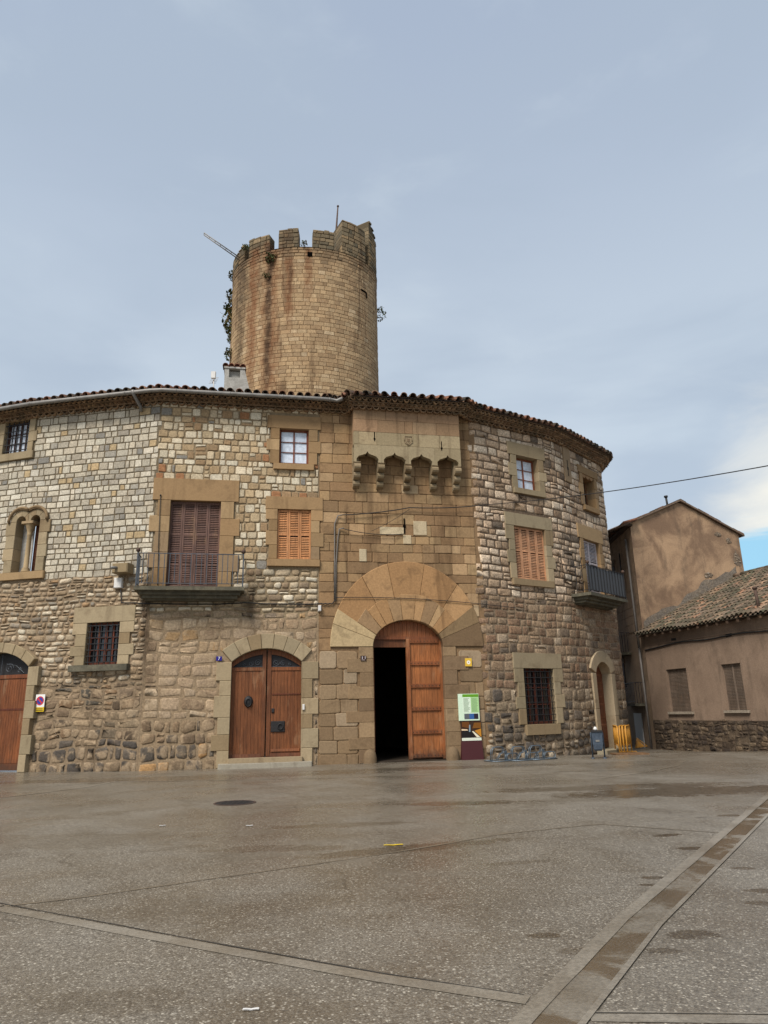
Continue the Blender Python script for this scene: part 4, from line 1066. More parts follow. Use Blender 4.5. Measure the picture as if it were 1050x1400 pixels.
P_DM = [((142, 114, 90), 4), ((130, 106, 84), 3), ((156, 132, 106), 3), ((170, 150, 126), 1.4), ((118, 102, 86), 1.2)]
P_DL = [((150, 132, 108), 3), ((136, 118, 96), 3), ((164, 148, 126), 2), ((118, 106, 90), 2), ((96, 88, 80), 1.2)]
def walls():
    z_ab = WALL.hit(80, 792)[1]; z_bl = WALL.hit(380, 778)[1]; z_bb = WALL.hit(300, 836)[1]; z_d = WALL.hit(740, 838)[1]
    jk = [rnd.uniform(-0.16, 0.16) for _ in range(80)]
    def edge(u, k): return lambda z, r: u + jk[int(z * 3.1) % 80] * k
    # left, pale squared stones above and rubble below
    mb = MB(); mort = lambda u, z: jit(srgb((118, 105, 84)) if z > z_ab else srgb((140, 121, 97)), 0.05)
    backing(mb, WALL, 0, uK + 0.02, -0.6, H + 0.3, HOLES, mort)
    stones(mb, WALL, uL, edge(uK - 0.02, 0.5), z_ab, H + 0.15, (0.17, 0.29), (0.17, 0.48), 0.030, pal_fn([(99, P_A)]), EX, 0.007, 0.07, 0.022, 0, 0.01, cj=0.05)
    mb.build('stone_wall', 'ashlar', castle); mb = MB()
    stones(mb, WALL, uL, uK - 0.02, 2.7, z_ab, (0.14, 0.26), (0.16, 0.5), 0.040, pal_fn([(99, P_AL)]), EX, 0.020, 0.22, 0.028, 0.02, 0.03, 0.3, smooth=True, cj=0.08)
    stones(mb, WALL, uL, uK - 0.02, 0.95, 2.7, (0.2, 0.38), (0.24, 0.75), 0.05, pal_fn([(99, P_LOW)]), EX, 0.04, 0.16, 0.012, 0.012, 0.04, 0.2, smooth=True, cj=0.08)
    stones(mb, WALL, uL, uK - 0.02, -0.1, 0.95, (0.3, 0.42), (0.26, 0.6), 0.06, pal_fn([(99, P_FOOT)]), EX, 0.03, 0.15, 0.022, 0.015, 0.04, smooth=True, cj=0.1)
    mb.build('rubble_base', 'smear', castle)
    # middle section with the balcony
    mb = MB(); mort = lambda u, z: jit(srgb((146, 128, 101)) if z > z_bb else srgb((152, 131, 104)), 0.05)
    backing(mb, WALL, uK + 0.02, uA - 0.12, -0.6, H + 0.3, HOLES, mort)
    stones(mb, WALL, edge(uK + 0.02, 0.5), uA - 0.14, z_bl, H + 0.15, (0.2, 0.34), (0.17, 0.44), 0.036, pal_fn([(99, P_B)]), EX, 0.012, 0.13, 0.028, 0, 0.012, 0.12, cj=0.06)
    stones(mb, WALL, uK + 0.04, uA - 0.14, z_bb, z_bl, (0.14, 0.24), (0.2, 0.55), 0.036, pal_fn([(99, P_BM)]), EX, 0.018, 0.2, 0.03, 0.015, 0.02, 0.2, smooth=True, cj=0.08)
    mb.build('stone_wall', 'ashlar', castle); mb = MB()
    stones(mb, WALL, uK + 0.04, uA - 0.14, 1.5, z_bb, (0.22, 0.42), (0.3, 0.8), 0.05, pal_fn([(99, P_BL)]), EX, 0.035, 0.14, 0.008, 0.008, 0.035, 0.15, smooth=True, cj=0.05)
    stones(mb, WALL, uK + 0.04, uA - 0.14, 0.75, 1.5, (0.2, 0.36), (0.24, 0.55), 0.05, pal_fn([(99, P_BLL)]), EX, 0.035, 0.16, 0.018, 0.015, 0.03, 0.15, smooth=True, cj=0.1)
    stones(mb, WALL, uK + 0.04, uA - 0.14, -0.1, 0.75, (0.3, 0.4), (0.28, 0.6), 0.05, pal_fn([(99, P_FOOT[:4] + [((168, 132, 88), 2)])]), EX, 0.03, 0.16, 0.022, 0.015, 0.03, smooth=True, cj=0.1)
    mb.build('rubble_base', 'smear', castle)
    # gate wall of large brown blocks
    mb = MB(); mort = lambda u, z: jit(srgb((136, 110, 80)), 0.06)
    backing(mb, WALL, uA - 0.12, uB, -0.6, H + 0.3, HOLES, mort)
    stones(mb, WALL, uA - 0.10, uB - 0.22, 3.6, H + 0.15, (0.29, 0.44), (0.4, 1.0), 0.012, pal_fn([(99, P_C)]), EX, 0.009, 0.06, 0.018, 0, 0.006, cj=0.05, base=0.01)
    stones(mb, WALL, uA - 0.10, uB - 0.22, -0.1, 3.6, (0.34, 0.52), (0.45, 0.95), 0.016, pal_fn([(99, P_CL)]), EX, 0.014, 0.09, 0.022, 0, 0.01, cj=0.06, base=0.01)
    mb.build('stone_wall', 'gate', castle)
    # right section of pillowed stones, going round the corner
    mb = MB(); mort = lambda u, z: jit(srgb((116, 98, 80)) if z > z_d + 0.5 else srgb((150, 130, 106)), 0.06)
    backing(mb, WALL, uB, WALL.len, -0.8, H + 0.3, HOLES, mort)
    stones(mb, WALL, edge(uB - 0.2, 1.0), WALL.len, z_d + 0.5, H + 0.15, (0.2, 0.36), (0.24, 0.72), 0.042, pal_fn([(99, P_D)]), EX, 0.018, 0.09, 0.026, 0.008, 0.018, 0.12, smooth=True, cj=0.08)
    stones(mb, WALL, edge(uB - 0.2, 1.0), WALL.len, 2.3, z_d + 0.5, (0.24, 0.37), (0.28, 0.68), 0.034, pal_fn([(99, P_DM)]), EX, 0.016, 0.11, 0.015, 0.008, 0.02, 0.12, smooth=True, cj=0.08)
    stones(mb, WALL, edge(uB - 0.2, 1.0), WALL.len, 0.8, 2.3, (0.26, 0.42), (0.28, 0.66), 0.04, pal_fn([(1.6, P_FOOT[:3] + P_DL), (99, P_DL)]), EX, 0.022, 0.15, 0.018, 0.012, 0.03, 0.2, smooth=True, cj=0.1)
    stones(mb, WALL, edge(uB - 0.2, 1.0), WALL.len, -0.4, 0.8, (0.24, 0.36), (0.24, 0.55), 0.05, pal_fn([(99, P_DL[2:] + P_FOOT[:2])]), EX, 0.025, 0.24, 0.035, 0.03, 0.03, 0.2, smooth=True, cj=0.1)
    mb.build('stone_wall', 'rubble', castle)
walls()

# --- eave: courses of little tiles and bricks, then the roof tiles
def eave_points():
    pts = []
    def off(u, o): q = WALL.at(u, o); return (q.x, q.y)
    for c in WALL.cum:
        if c < mu0 - 0.1: pts.append(off(c, 0))
    for u, o in ((mu0 - 0.12, 0.0), (mu0, MOFF), (mu1, MOFF), (mu1 + 0.5, 0.02)): pts.append(off(u, o))
    for c in WALL.cum:
        if c > mu1 + 0.6: pts.append(off(c, 0))
    return pts
EAVE = Path(eave_points())
TILEC = [((132, 92, 72), 3), ((112, 82, 66), 3), ((96, 76, 62), 3), ((82, 70, 60), 3), ((140, 108, 86), 1), ((68, 62, 54), 2)]
def half_tile(mb, path, u, z0, off0, off1, z1, r, col, up=True, n=6, th=0.02):
    """barrel tile running out from the wall: arched up or hanging down"""
    vs = []; q0, q1 = path.at(u, off0), path.at(u, off1); t = (path.at(u + .05, 0) - path.at(u - .05, 0)).normalized()
    for (q, z) in ((q0, z0), (q1, z1)):
        for rr in (r, r - th):
            for k in range(n + 1):
                a = math.pi * k / n; x = rr * math.cos(a); h = rr * math.sin(a) * (1 if up else -1)
                vs.append((q.x + t.x * x, q.y + t.y * x, z + h))
    m = n + 1; fs = []
    for k in range(n):
        fs += [(k, k + 1, 2 * m + k + 1, 2 * m + k), (m + k, 3 * m + k, 3 * m + k + 1, m + k + 1), (k, m + k, m + k + 1, k + 1), (2 * m + k, 2 * m + k + 1, 3 * m + k + 1, 3 * m + k)]
    mb.add(vs, fs, col, True)
def band(mb, path, ua, ub, z0, z1, off, col, back=-0.05):
    us = [ua] + [c for c in path.cum if ua < c < ub] + [ub]; vs = []; fs = []
    for u in us:
        vs += [path.P(u, z0, back), path.P(u, z0, off), path.P(u, z1, off), path.P(u, z1, back)]
    for i in range(len(us) - 1):
        a = 4 * i
        for k in range(4): fs.append((a + k, a + (k + 1) % 4, a + 4 + (k + 1) % 4, a + 4 + k))
    fs += [(3, 2, 1, 0), tuple(4 * (len(us) - 1) + k for k in range(4))]
    mb.add(vs, fs, col)
def eave():
    ua, ub = EAVE.cum[2], EAVE.len - 0.1; mb = MB(); BR = [((142, 116, 90), 3), ((128, 102, 78), 3), ((112, 92, 72), 2), ((154, 128, 100), 1)]
    z = H + 0.02
    band(mb, EAVE, ua, ub, z + 0.10, z + 0.135, 0.17, srgb((130, 106, 82)))
    u = ua
    while u < ub: half_tile(mb, EAVE, u, z + 0.10, -0.02, 0.15, z + 0.10, 0.115, pick(BR, 0.1), False, 6); u += 0.245
    # sawtooth bricks
    u = ua
    while u < ub:
        q = EAVE.at(u, 0.30); a = EAVE.at(u - 0.085, 0.14); b = EAVE.at(u + 0.085, 0.14); c = pick(BR, 0.1); z0, z1 = z + 0.14, z + 0.205
        mb.add([(a.x, a.y, z0), (q.x, q.y, z0), (b.x, b.y, z0), (a.x, a.y, z1), (q.x, q.y, z1), (b.x, b.y, z1)], [(0, 1, 4, 3), (1, 2, 5, 4), (0, 2, 1), (3, 4, 5)], c)
        u += 0.17
    band(mb, EAVE, ua, ub, z + 0.206, z + 0.24, 0.32, srgb((122, 100, 78)))
    u = ua
    while u < ub: half_tile(mb, EAVE, u, z + 0.33, 0.2, 0.42, z + 0.33, 0.09, pick(BR, 0.1), False, 6); u += 0.2
    band(mb, EAVE, ua, ub, z + 0.331, z + 0.36, 0.46, srgb((112, 92, 72)))
    mb.build('eave', 'tile', castle)
    # roof slope behind, and the visible courses of barrel tiles at its edge
    mb = MB(); us = [ua]
    while us[-1] < ub - 0.5: us.append(us[-1] + 0.5)
    us.append(ub); sl = math.tan(R(17)); vs = []
    for u in us:
        uu = u
        for off in (0.54, -0.6): vs.append(EAVE.P(uu, z + 0.365 + (0.54 - off) * sl, off))
    mb.add(vs, [(2 * i, 2 * i + 1, 2 * i + 3, 2 * i + 2) for i in range(len(us) - 1)], srgb((104, 84, 70)))
    WU = [WALL.cum[2] + k * 0.8 for k in range(int((WALL.cum[12] - WALL.cum[2]) / 0.8))]; vs = []
    for u in WU: vs += [WALL.P(u, z + 0.37 + 1.1 * sl, -0.5), WALL.P(u, z + 0.37 + 6.0 * sl, -5.5)]
    mb.add(vs, [(2 * i, 2 * i + 1, 2 * i + 3, 2 * i + 2) for i in range(len(WU) - 1)], srgb((110, 88, 72)))
    u = ua
    while u < ub:
        dz = rnd.uniform(-0.012, 0.018)
        for k in range(3):
            o1 = 0.62 - k * 0.36 + rnd.uniform(-0.03, 0.03); zz = z + 0.40 + (0.62 - o1) * sl + dz
            half_tile(mb, EAVE, u + rnd.uniform(-.012, .012), zz + 0.40 * sl, o1 - 0.40, o1, zz, 0.125 - 0.004 * k, pick(TILEC, 0.12), True, 6)
        half_tile(mb, EAVE, u + 0.15, z + 0.46 + 0.3 * sl, 0.25, 0.57, z + 0.46, 0.10, pick(TILEC, 0.12), False, 5)
        u += 0.30
    mb.build('roof', 'tile', castle)
    # zinc gutter on the left half
    g = MB(); uu = ua; ue = EAVE.hit(468, 548, 0.62)[0]
    path_pts = []; u = EAVE.cum[2]
    while u < ue: path_pts.append(EAVE.P(u, z + 0.30, 0.60)); u += 0.45
    path_pts.append(EAVE.P(ue, z + 0.30, 0.60))
    g.tube(path_pts, 0.075, 8)
    for k in range(2, len(path_pts), 4):
        p = Vector(path_pts[k]); q = Vector(path_pts[k - 1]); d = (p - q).normalized(); g.tube([p - d * .015, p + d * .015], 0.086, 8)
    go = g.build('gutter', 'zinc', castle)
    u = WALL.hit(182, 548, 0.55)[0]; d = MB(); d.tube([EAVE.P(u, z + 0.36, 0.66), EAVE.P(u + .02, z + 0.24, 0.62), EAVE.P(u + 0.12, z - 0.05, 0.18), EAVE.P(u + 0.14, z - 0.22, 0.10)], 0.06, 8); d.build('spout', 'zinc', go)
    # chimney
    cu, cz = WALL.hit(323, 523, -0.6); F = WALL.frame(cu); w = 0.36; zb = z + 0.37 + 1.0 * sl; zt = WALL.hit(323, 508, -0.6)[1]
    c = MB(); c.box(-w, w, 0.25, 0.95, zb - 0.2, zt - 0.42); 
    for x in (-w, w - .16):
        for y in (0.25, 0.79): c.box(x, x + .16, y, y + .16, zt - 0.42, zt - 0.06)
    c.box(-w + .1, w - .1, .4, .85, zt - .45, zt - .1, (0.02,) * 3); c.box(-w - .03, w + .03, 0.22, 0.98, zt - 0.06, zt)
    c.add([(w, .25, zt - .06), (w + .28, .25, zb - .1), (w + .28, .95, zb - .1), (w, .95, zt - .06), (w, .25, zb - .1), (w, .95, zb - .1)], [(0, 1, 2, 3), (0, 4, 1), (3, 2, 5)], (0.3,) * 3)
    co = c.build('chimney', 'chimney', castle, F)
    k = MB(); straight = Path([(-w - .06, 0.24), (w + .06, 0.24)])
    for i in range(4):
        half_tile(k, straight, 0.09 + i * 0.21, zt + 0.10, -0.5, 0.06, zt + 0.02, 0.11, pick([((150, 92, 70), 1), ((120, 78, 62), 1)], .1), True)
    k.box(-w - .04, w + .04, .24, .96, zt, zt + .05, srgb((132, 90, 70))); k.build('chimney_tiles', 'tile', co)
    return F, zb, zt
ch_F, ch_zb, ch_zt = eave()

# ---------------------------------------------------------------- the round tower
TD = 36.0; tcx = pxd(415, TD, 600)[0]; TR = 4.13; TB = 0.78
TOW = Path([(tcx + TR * math.sin(a), TD - TR * TB * math.cos(a)) for a in [math.pi * (-1 + 2 * k / 72) for k in range(73)]])
tower = thing('round_tower', 'round sandstone tower with broken battlements rising behind the castle roof', 'tower', (tcx, TD, 0))
def tower_u(px, z):
    best = None
    for k in range(181):
        u = TOW.len * (0.2 + 0.6 * k / 180); x, y = TOW.at(u)
        n = TOW.at(u, 1.0) - TOW.at(u); 
        if n.x * (x - EYE.x) + n.y * (y - EYE.y) > 0: continue
        d = abs(project((x, y, z))[0] - px)
        if best is None or d < best[0]: best = (d, u)
    return best[1]
def tower_z(u, py, off=0.0):
    lo, hi = 5.0, 45.0
    for _ in range(40):
        m = (lo + hi) / 2
        if project(TOW.P(u, m, off))[1] > py: lo = m
        else: hi = m
    return lo
def thit(px, py):
    u = tower_u(px, T_H)
    z = tower_z(u, py); u = tower_u(px, z)
    return u, tower_z(u, py)
T_H = TOW.hit(415, 338)[1]
def build_tower():
    zr = T_H; mb = MB(); L = TOW.len
    backing(mb, TOW, 0, L, -0.2, 9.5, [], lambda u, z: srgb((120, 98, 70)), step=1.2)
    backing(mb, TOW, 0, L, 9.5, zr, [], lambda u, z: jit(srgb((132, 107, 77)), .05), step=0.7)
    PT = [((176, 149, 113), 4), ((171, 144, 109), 4), ((180, 154, 118), 3), ((165, 138, 104), 2), ((188, 164, 130), .7), ((158, 132, 100), .8)]
    PTT = [((158, 132, 100), 3), ((146, 122, 92), 3), ((132, 112, 86), 1.5), ((164, 138, 104), 1.5)]
    stones(mb, TOW, 0.0, L, 9.5, zr - 0.55, (0.19, 0.26), (0.3, 0.6), 0.016, pal_fn([(zr - 2.2, PT), (99, PTT[:2] + PT)]), [], 0.006, 0.06, 0.014, 0, 0.006, cj=0.035)
    stones(mb, TOW, 0.0, L, zr - 0.55, zr, (0.17, 0.2), (0.3, 0.6), 0.03, pal_fn([(99, PTT)]), [], 0.012, 0.1, 0.02, 0, 0.008, cj=0.08, base=0.012)
    # top ring of the parapet and the platform inside
    us = [L * k / 72 for k in range(73)]; vs = []
    for u in us: vs += [TOW.P(u, zr, 0.05), TOW.P(u, zr, -0.6), TOW.P(u, zr - 1.2, -0.6), TOW.P(u, zr - 1.2, -1.9), TOW.P(u, zr - 1.2, -3.0)]
    mb.add(vs, [(5 * i + k, 5 * i + k + 1, 5 * i + 5 + k + 1, 5 * i + 5 + k) for i in range(72) for k in range(4)], srgb((110, 98, 78)))
    body = mb.build('tower_wall', 'tower', tower)
    for (px, py, w, h) in ((424, 348, .13, .14), (497, 398, .2, .06), (500, 404, .05, .2)):
        d = MB(); u, z = thit(px, py)   # put-log holes
        vs = [TOW.P(u - w, z - h, .035), TOW.P(u + w, z - h, .035), TOW.P(u + w, z + h, .035), TOW.P(u - w, z + h, .035)]; d.add(vs, [(0, 1, 2, 3)], (0.01,) * 3)
        d.build('putlog_hole', 'hole', tower)
    PM = [((140, 122, 94), 3), ((124, 110, 86), 3), ((154, 132, 100), 2), ((108, 99, 80), 1.2)]
    def merlon(x0, x1, ytop, yb=None, th=0.55, slope=0.0, name='merlon', niche=False):
        ua, ub = thit(x0, ytop + 12)[0], thit(x1, ytop + 12)[0]
        zt = thit((x0 + x1) / 2, ytop)[1]; m = MB(); n = max(2, int((ub - ua) / 0.3))
        top = lambda k: zt + slope * (k / n - 0.5) + rnd.uniform(-.03, .03)
        vs = []; tz = [top(k) for k in range(n + 1)]
        for k in range(n + 1):
            u = ua + (ub - ua) * k / n
            vs += [TOW.P(u, zr - .02, 0.0), TOW.P(u, tz[k] - .05, 0.0), TOW.P(u, tz[k] - .05, -th), TOW.P(u, zr - 1.0, -th)]
        fs = []
        for k in range(n):
            a = 4 * k
            for j in range(3): fs.append((a + j, a + j + 1, a + 5 + j, a + 4 + j))
        fs += [(0, 1, 2, 3), tuple(4 * n + j for j in (3, 2, 1, 0))]
        m.add(vs, fs, srgb((96, 84, 64)))
        ex = []
        stones(m, TOW, ua, ub, zr - .01, zt - abs(slope) * .4, (0.2, 0.27), (0.25, 0.55), 0.03, pal_fn([(99, PM)]), ex, 0.015, 0.1, 0.03, 0, 0.01, cj=0.1)
        # stones on the end faces and a rough coping
        for uu in (ua, ub):
            s = -1 if uu == ua else 1; z = zr
            while z < zt - 0.2:
                h = 0.24
                for (o0, o1) in ((0.0, -th * .5), (-th * .52, -th)):
                    e = 0.02 * s; g = 0.012
                    m.add([TOW.P(uu + e, z + g, o0 - g), TOW.P(uu + e, z + g, o1 + g), TOW.P(uu + e, z + h - g, o1 + g), TOW.P(uu + e, z + h - g, o0 - g),
                           TOW.P(uu, z + g, o0), TOW.P(uu, z + g, o1), TOW.P(uu, z + h - g, o1), TOW.P(uu, z + h - g, o0)], [(0, 1, 2, 3), (0, 4, 5, 1), (1, 5, 6, 2), (2, 6, 7, 3), (3, 7, 4, 0)], pick(PM, .1))
                z += h
        u = ua
        while u < ub - 0.1:
            w = min(rnd.uniform(0.25, 0.5), ub - u); zc = zt + slope * ((u + w / 2 - ua) / (ub - ua) - .5)
            p = [TOW.P(u + .01, 0, .04), TOW.P(u + w - .01, 0, .04), TOW.P(u + w - .01, 0, -th - .02), TOW.P(u + .01, 0, -th - .02)]; h = rnd.uniform(.05, .13)
            m.add([(x, y, zc - .06) for x, y, _ in p] + [(x, y, zc + h - .06) for x, y, _ in p], [(4, 5, 6, 7), (0, 1, 5, 4), (1, 2, 6, 5), (2, 3, 7, 6), (3, 0, 4, 7)], pick(PM, .12)); u += w
        o = m.build(name, 'tower', tower)
        return ua, ub, zt, o
    merlon(318, 334, 347, slope=0.35); merlon(341, 369, 325, slope=-0.1); merlon(381, 408, 314); merlon(427, 456, 316)
    ua, ub, zt, o = merlon(468, 499, 308, slope=-0.1, th=1.5, name='turret'); merlon(504.5, 514.5, 318, slope=-0.9, th=0.9, name='turret')
    return zr
T_zr = build_tower()

def leaf_clump(mb, c, r, n, pal, flat=0.7):
    for _ in range(n):
        while True:
            v = Vector((rnd.uniform(-1, 1), rnd.uniform(-1, 1), rnd.uniform(-1, 1)))
            if v.length <= 1: break
        p = Vector(c) + Vector((v.x * r, v.y * r, v.z * r * flat)); a = Vector((rnd.gauss(0, 1), rnd.gauss(0, 1), rnd.gauss(0, 1))).normalized()
        b = a.orthogonal().normalized(); s = max(0.05, r * rnd.uniform(0.16, 0.34))
        mb.add([p - a * s, p + b * s * .55, p + a * s, p - b * s * .55], [(0, 1, 2, 3)], pick(pal, 0.2))
def plants():
    PL_ = [((76, 84, 44), 3), ((62, 70, 38), 3), ((90, 84, 52), 2), ((110, 92, 60), 1.5)]
    L = TOW.len; uS = thit(318, 430)[0]
    for i, (dy, r) in enumerate(((375, .28), (403, .34), (420, .46), (433, .5), (447, .34), (460, .22), (483, .34))):
        u = thit(316.5, dy + 2)[0] - 0.12; z = thit(317, dy)[1]; p = TOW.P(u, z, 0.0); mb = MB()
        leaf_clump(mb, (p[0] - .02, p[1], p[2]), r, 150, PL_, 1.3)
        for k in range(7):
            q = (p[0] - rnd.uniform(.1, r * 1.25), p[1] + rnd.uniform(-.2, .2), p[2] + rnd.uniform(-.4, .5) * r * 1.6); mb.tube([p, q], 0.008, 3, srgb((84, 74, 50)))
        mb.build('wall_plant', 'leaf', PLS)
    u = thit(516.5, 424)[0] + 0.25; z = thit(515, 424)[1]; p = TOW.P(u, z, 0.2)
    t = thing('wall_plant', 'sprig of dry leaves sticking out of the right side of the round tower', 'plant', p, 'plants on the tower'); mb = MB(); leaf_clump(mb, p, .38, 70, PL_, 1.2)
    for k in range(5): mb.tube([TOW.P(u, z - .2, 0), (p[0] + rnd.uniform(0, .4), p[1], p[2] + rnd.uniform(-.4, .5))], .008, 3, srgb((84, 74, 50)))
    mb.build('foliage', 'leaf', t)
    for (px, py, r, lab) in ((371, 353, .36, 'green tuft under the parapet, over the dark streak of the round tower'), (338, 340, .26, 'low mossy tuft on the left end of the tower parapet'), (416, 334, .2, 'tiny tuft in the gap between the two middle merlons of the tower'), (365, 377, .22, 'dark tuft rooted in the stained streak below the largest tower tuft')):
        u, z = thit(px, py); p = TOW.P(u, z, .08); t = thing('wall_plant', lab, 'plant', p, 'plants on the tower'); mb = MB(); leaf_clump(mb, p, r, 80, PL_, .8); mb.build('foliage', 'leaf', t)
PLS = thing('hanging_shrub', 'ragged dry shrub running down the left edge of the round tower', 'plant', (tcx - TR, TD, T_zr - 4), 'plants on the tower')
plants()
# things on the tower top
mb = MB(); p0 = Vector(TOW.P(thit(330, 340)[0], T_zr + .15, -.4)); d1 = ray(279, 320); tt = (p0.y - 1.0) / d1.y; p1 = EYE + d1 * tt
for s in (-.07, .09):
    mb.tube([p0 + Vector((0, 0, s)), p1 + Vector((0, 0, s * .8))], 0.03, 6)
for k in range(9):
    q = p0 + (p1 - p0) * k / 8; mb.tube([q + Vector((0, 0, -.07)), q + Vector((0, 0, .085))], 0.02, 4)
b_ = mb.build('metal_beam', 'zinc'); tag(b_, 'slender pair of grey metal rails sticking out from the left of the tower top', 'beam')
fu, fz = thit(466, 308); fp = Vector(TOW.P(fu, fz - 1.4, -1.6)); dt = ray(462, 282); ft = EYE + dt * (fp.y / dt.y)
mb = MB(); mb.tube([fp + Vector((0.25, 0, 0)), ft], 0.09, 6, r2=0.04); mb.ball(ft, .07)
tag(mb.build('flagpole', 'rust'), 'thin dark flagpole standing beside the turret on the round tower', 'flagpole')

# ---------------------------------------------------------------- neighbouring houses on the right
CORN = Vector((11.79, 33.0)); WD_ = Vector((1.85, -6.2)).normalized(); GD = Vector((0.958, 0.286)); SD = Vector((0.05, 1.0)).normalized()
def gable_house():
    t = thing('gable_house', 'tall old house with a peeling brown gable wall above the low tiled house', 'house', (CORN.x, CORN.y, gz(*CORN)))
    gw = 6.28; b = CORN + GD * gw; GP = Path([tuple(CORN), tuple(b)])
    z0, za, z1, sa = 10.05, 11.3, 9.8, 2.98
    def top(s): return z0 + (za - z0) * s / sa if s < sa else za + (z1 - za) * (s - sa) / (gw - sa)
    mb = MB(); N = 24; vs = []
    for k in range(N + 1):
        s = gw * k / N; vs += [GP.P(s, -0.5, 0), GP.P(s, top(s), 0)]
    mb.add(vs, [(2 * k, 2 * k + 2, 2 * k + 3, 2 * k + 1) for k in range(N)])
    d = Vector((-GD.y, GD.x))   # depth direction of the house
    e = b + d * 9; mb.add([(b.x, b.y, -.5), (e.x, e.y, -.5), (e.x, e.y, z1), (b.x, b.y, z1)], [(0, 1, 2, 3)])
    mb.build('gable_wall', 'plaster_gable', t)
    # grey mortar fillet along the neighbour's roof and bare patches where the render has fallen off
    m = MB(); n = 26; vs = []
    for k in range(n + 1):
        x = 0.1 + 5.7 * k / n; z = 4.85 + 0.515 * x; vs += [GP.P(x, z - .2, .010), GP.P(x, z + .40 + rnd.uniform(-.04, .05) + .12 * math.sin(x * 2.1) + .08 * math.sin(x * 5.3), .010)]
    m.add(vs, [(2 * k, 2 * k + 2, 2 * k + 3, 2 * k + 1) for k in range(n)], srgb((128, 118, 106))); m.build('mortar_fillet', 'rubble', t)
    for (x, z, rx, rz) in ((5.95, 8.55, .26, .42), (5.0, 9.75, .22, .14), (5.6, 9.45, .16, .16), (4.1, 7.65, .30, .16)):
        m = MB(); pts = []
        for k in range(22):
            a = 2 * math.pi * k / 22; q = rnd.uniform(.6, 1.1); px_ = min(gw - .03, x + rx * q * math.cos(a)); pz = z + rz * q * math.sin(a); pts.append(GP.P(px_, min(pz, top(px_) - .1), .008))
        c_ = GP.P(x, z, .008); m.add(pts + [c_], [(k, (k + 1) % 22, 22) for k in range(22)], srgb((124, 108, 92)))
        for _ in range(12):
            a, q = rnd.uniform(0, 6.3), rnd.uniform(0, .75); w, h = rnd.uniform(.05, .1), rnd.uniform(.03, .055); ux, uz = x + rx * q * math.cos(a), z + rz * q * math.sin(a)
            if ux + w > gw - .03: continue
            ph = [GP.P(ux + w * math.cos(b_) * rnd.uniform(.7, 1.1), uz + h * math.sin(b_) * rnd.uniform(.7, 1.1), o_) for o_ in (.006, .03) for b_ in [j * math.pi / 3 for j in range(6)]]
            m.add(ph, [tuple(range(6, 12))] + [(j, (j + 1) % 6, 6 + (j + 1) % 6, 6 + j) for j in range(6)], pick([((158, 142, 124), 3), ((138, 122, 104), 2), ((182, 168, 152), 1)], .1))
        m.build('bare_stone_patch', 'rubble', t)
    # street front
    ex = CORN + SD * 22; SP = Path([tuple(ex), tuple(CORN)]); L = SP.len
    holes = []
    def sbox(*p): return SP.box(*p)
    mb = MB(); ztop = 9.95
    wins = [(840, 905, 852, 942)]
    backing(mb, SP, 0, L, -0.6, ztop, holes, lambda u, z: (0.2,) * 3, step=2)
    sw = mb.build('street_wall', 'plaster_street', t)
    mb = MB(); stones(mb, SP, 8, L - 0.35, 5.0, ztop, (0.36, 0.4), (0.7, 1.0), 0.03, lambda u, z: jit(srgb((164, 140, 116)), .06), [], 0.004, 0.03, 0.012, 0, 0.0, cj=0.04); mb.build('ashlar_lining', 'plaster_street', sw)
    mb = MB(); z = -0.3
    while z < 9.6:
        w = 0.32 + (0.08 if int(z * 2) % 2 else 0); h = 0.5; p = SP
        mb.add([p.P(L - w, z + .01, .03), p.P(L - .0, z + .01, .03), p.P(L - .0, z + h - .01, .03), p.P(L - w, z + h - .01, .03)], [(0, 1, 2, 3)], pick([((166, 142, 118), 1), ((154, 132, 108), 1)], .06)); z += h
    mb.build('corner_quoins', 'ashlar', t)
    # dark windows, iron balconies and a white garage door in the street front
    for (x0, y0, x1, y1) in ((841, 908, 855, 940), (835, 775, 842, 800), (848, 975, 855, 998)):
        try: u0, u1, za_, zb_ = sbox(x0, y0, x1, y1)
        except ValueError: continue
        mb = MB(); F = SP.frame((u0 + u1) / 2); w = (u1 - u0) / 2
        mb.rect(-w, w, za_, zb_, -.03, .05, .01, srgb((60, 42, 34))); o = mb.build('window', 'oldwood', t, F)
        m2 = MB(); m2.rect(-w - .18, w + .18, zb_ + .002, zb_ + .3, -.05, .05, .01, srgb((130, 112, 92))); m2.build('lintel', 'ashlar', o)
    for (x0, y0, x1, y1) in ((838, 866, 852, 894), (848, 933, 874, 962)):
        try: u0, u1, za_, zb_ = SP.box(x0, y0, x1, y1, 0.35)
        except ValueError: continue
        F = SP.frame((u0 + u1) / 2); w = min(1.3, abs(u1 - u0) / 2); mb = MB()
        mb.box(-w, w, -.5, .05, za_ - .12, za_, srgb((70, 62, 54))); b_ = mb.build('balcony', 'slabstone', t, F); r = MB(); zr = za_ + 0.95
        r.box(-w, w, -.5, -.47, zr - .03, zr); r.box(-w, w, -.5, -.47, za_ + .08, za_ + .1)
        for i in range(15): x = -w + .02 + (2 * w - .04) * i / 14; r.box(x - .01, x + .01, -.495, -.475, za_, zr)
        for s in (-1, 1):
            r.box(s * w - .015, s * w + .015, -.5, .02, zr - .03, zr)
            for i in range(1, 4): r.box(s * w - .01, s * w + .01, -.5 + .12 * i - .01, -.5 + .12 * i + .01, za_, zr)
        r.build('railing', 'iron', b_)
    try:
        u0, u1, za_, zb_ = sbox(870, 975, 880, 1028); mb = MB(); F = SP.frame((u0 + u1) / 2); mb.rect(-(u1 - u0) / 2, (u1 - u0) / 2, -.4, zb_, -.04, .05, .01, srgb((190, 188, 184))); mb.build('door', 'paint', t, F)
    except ValueError: pass
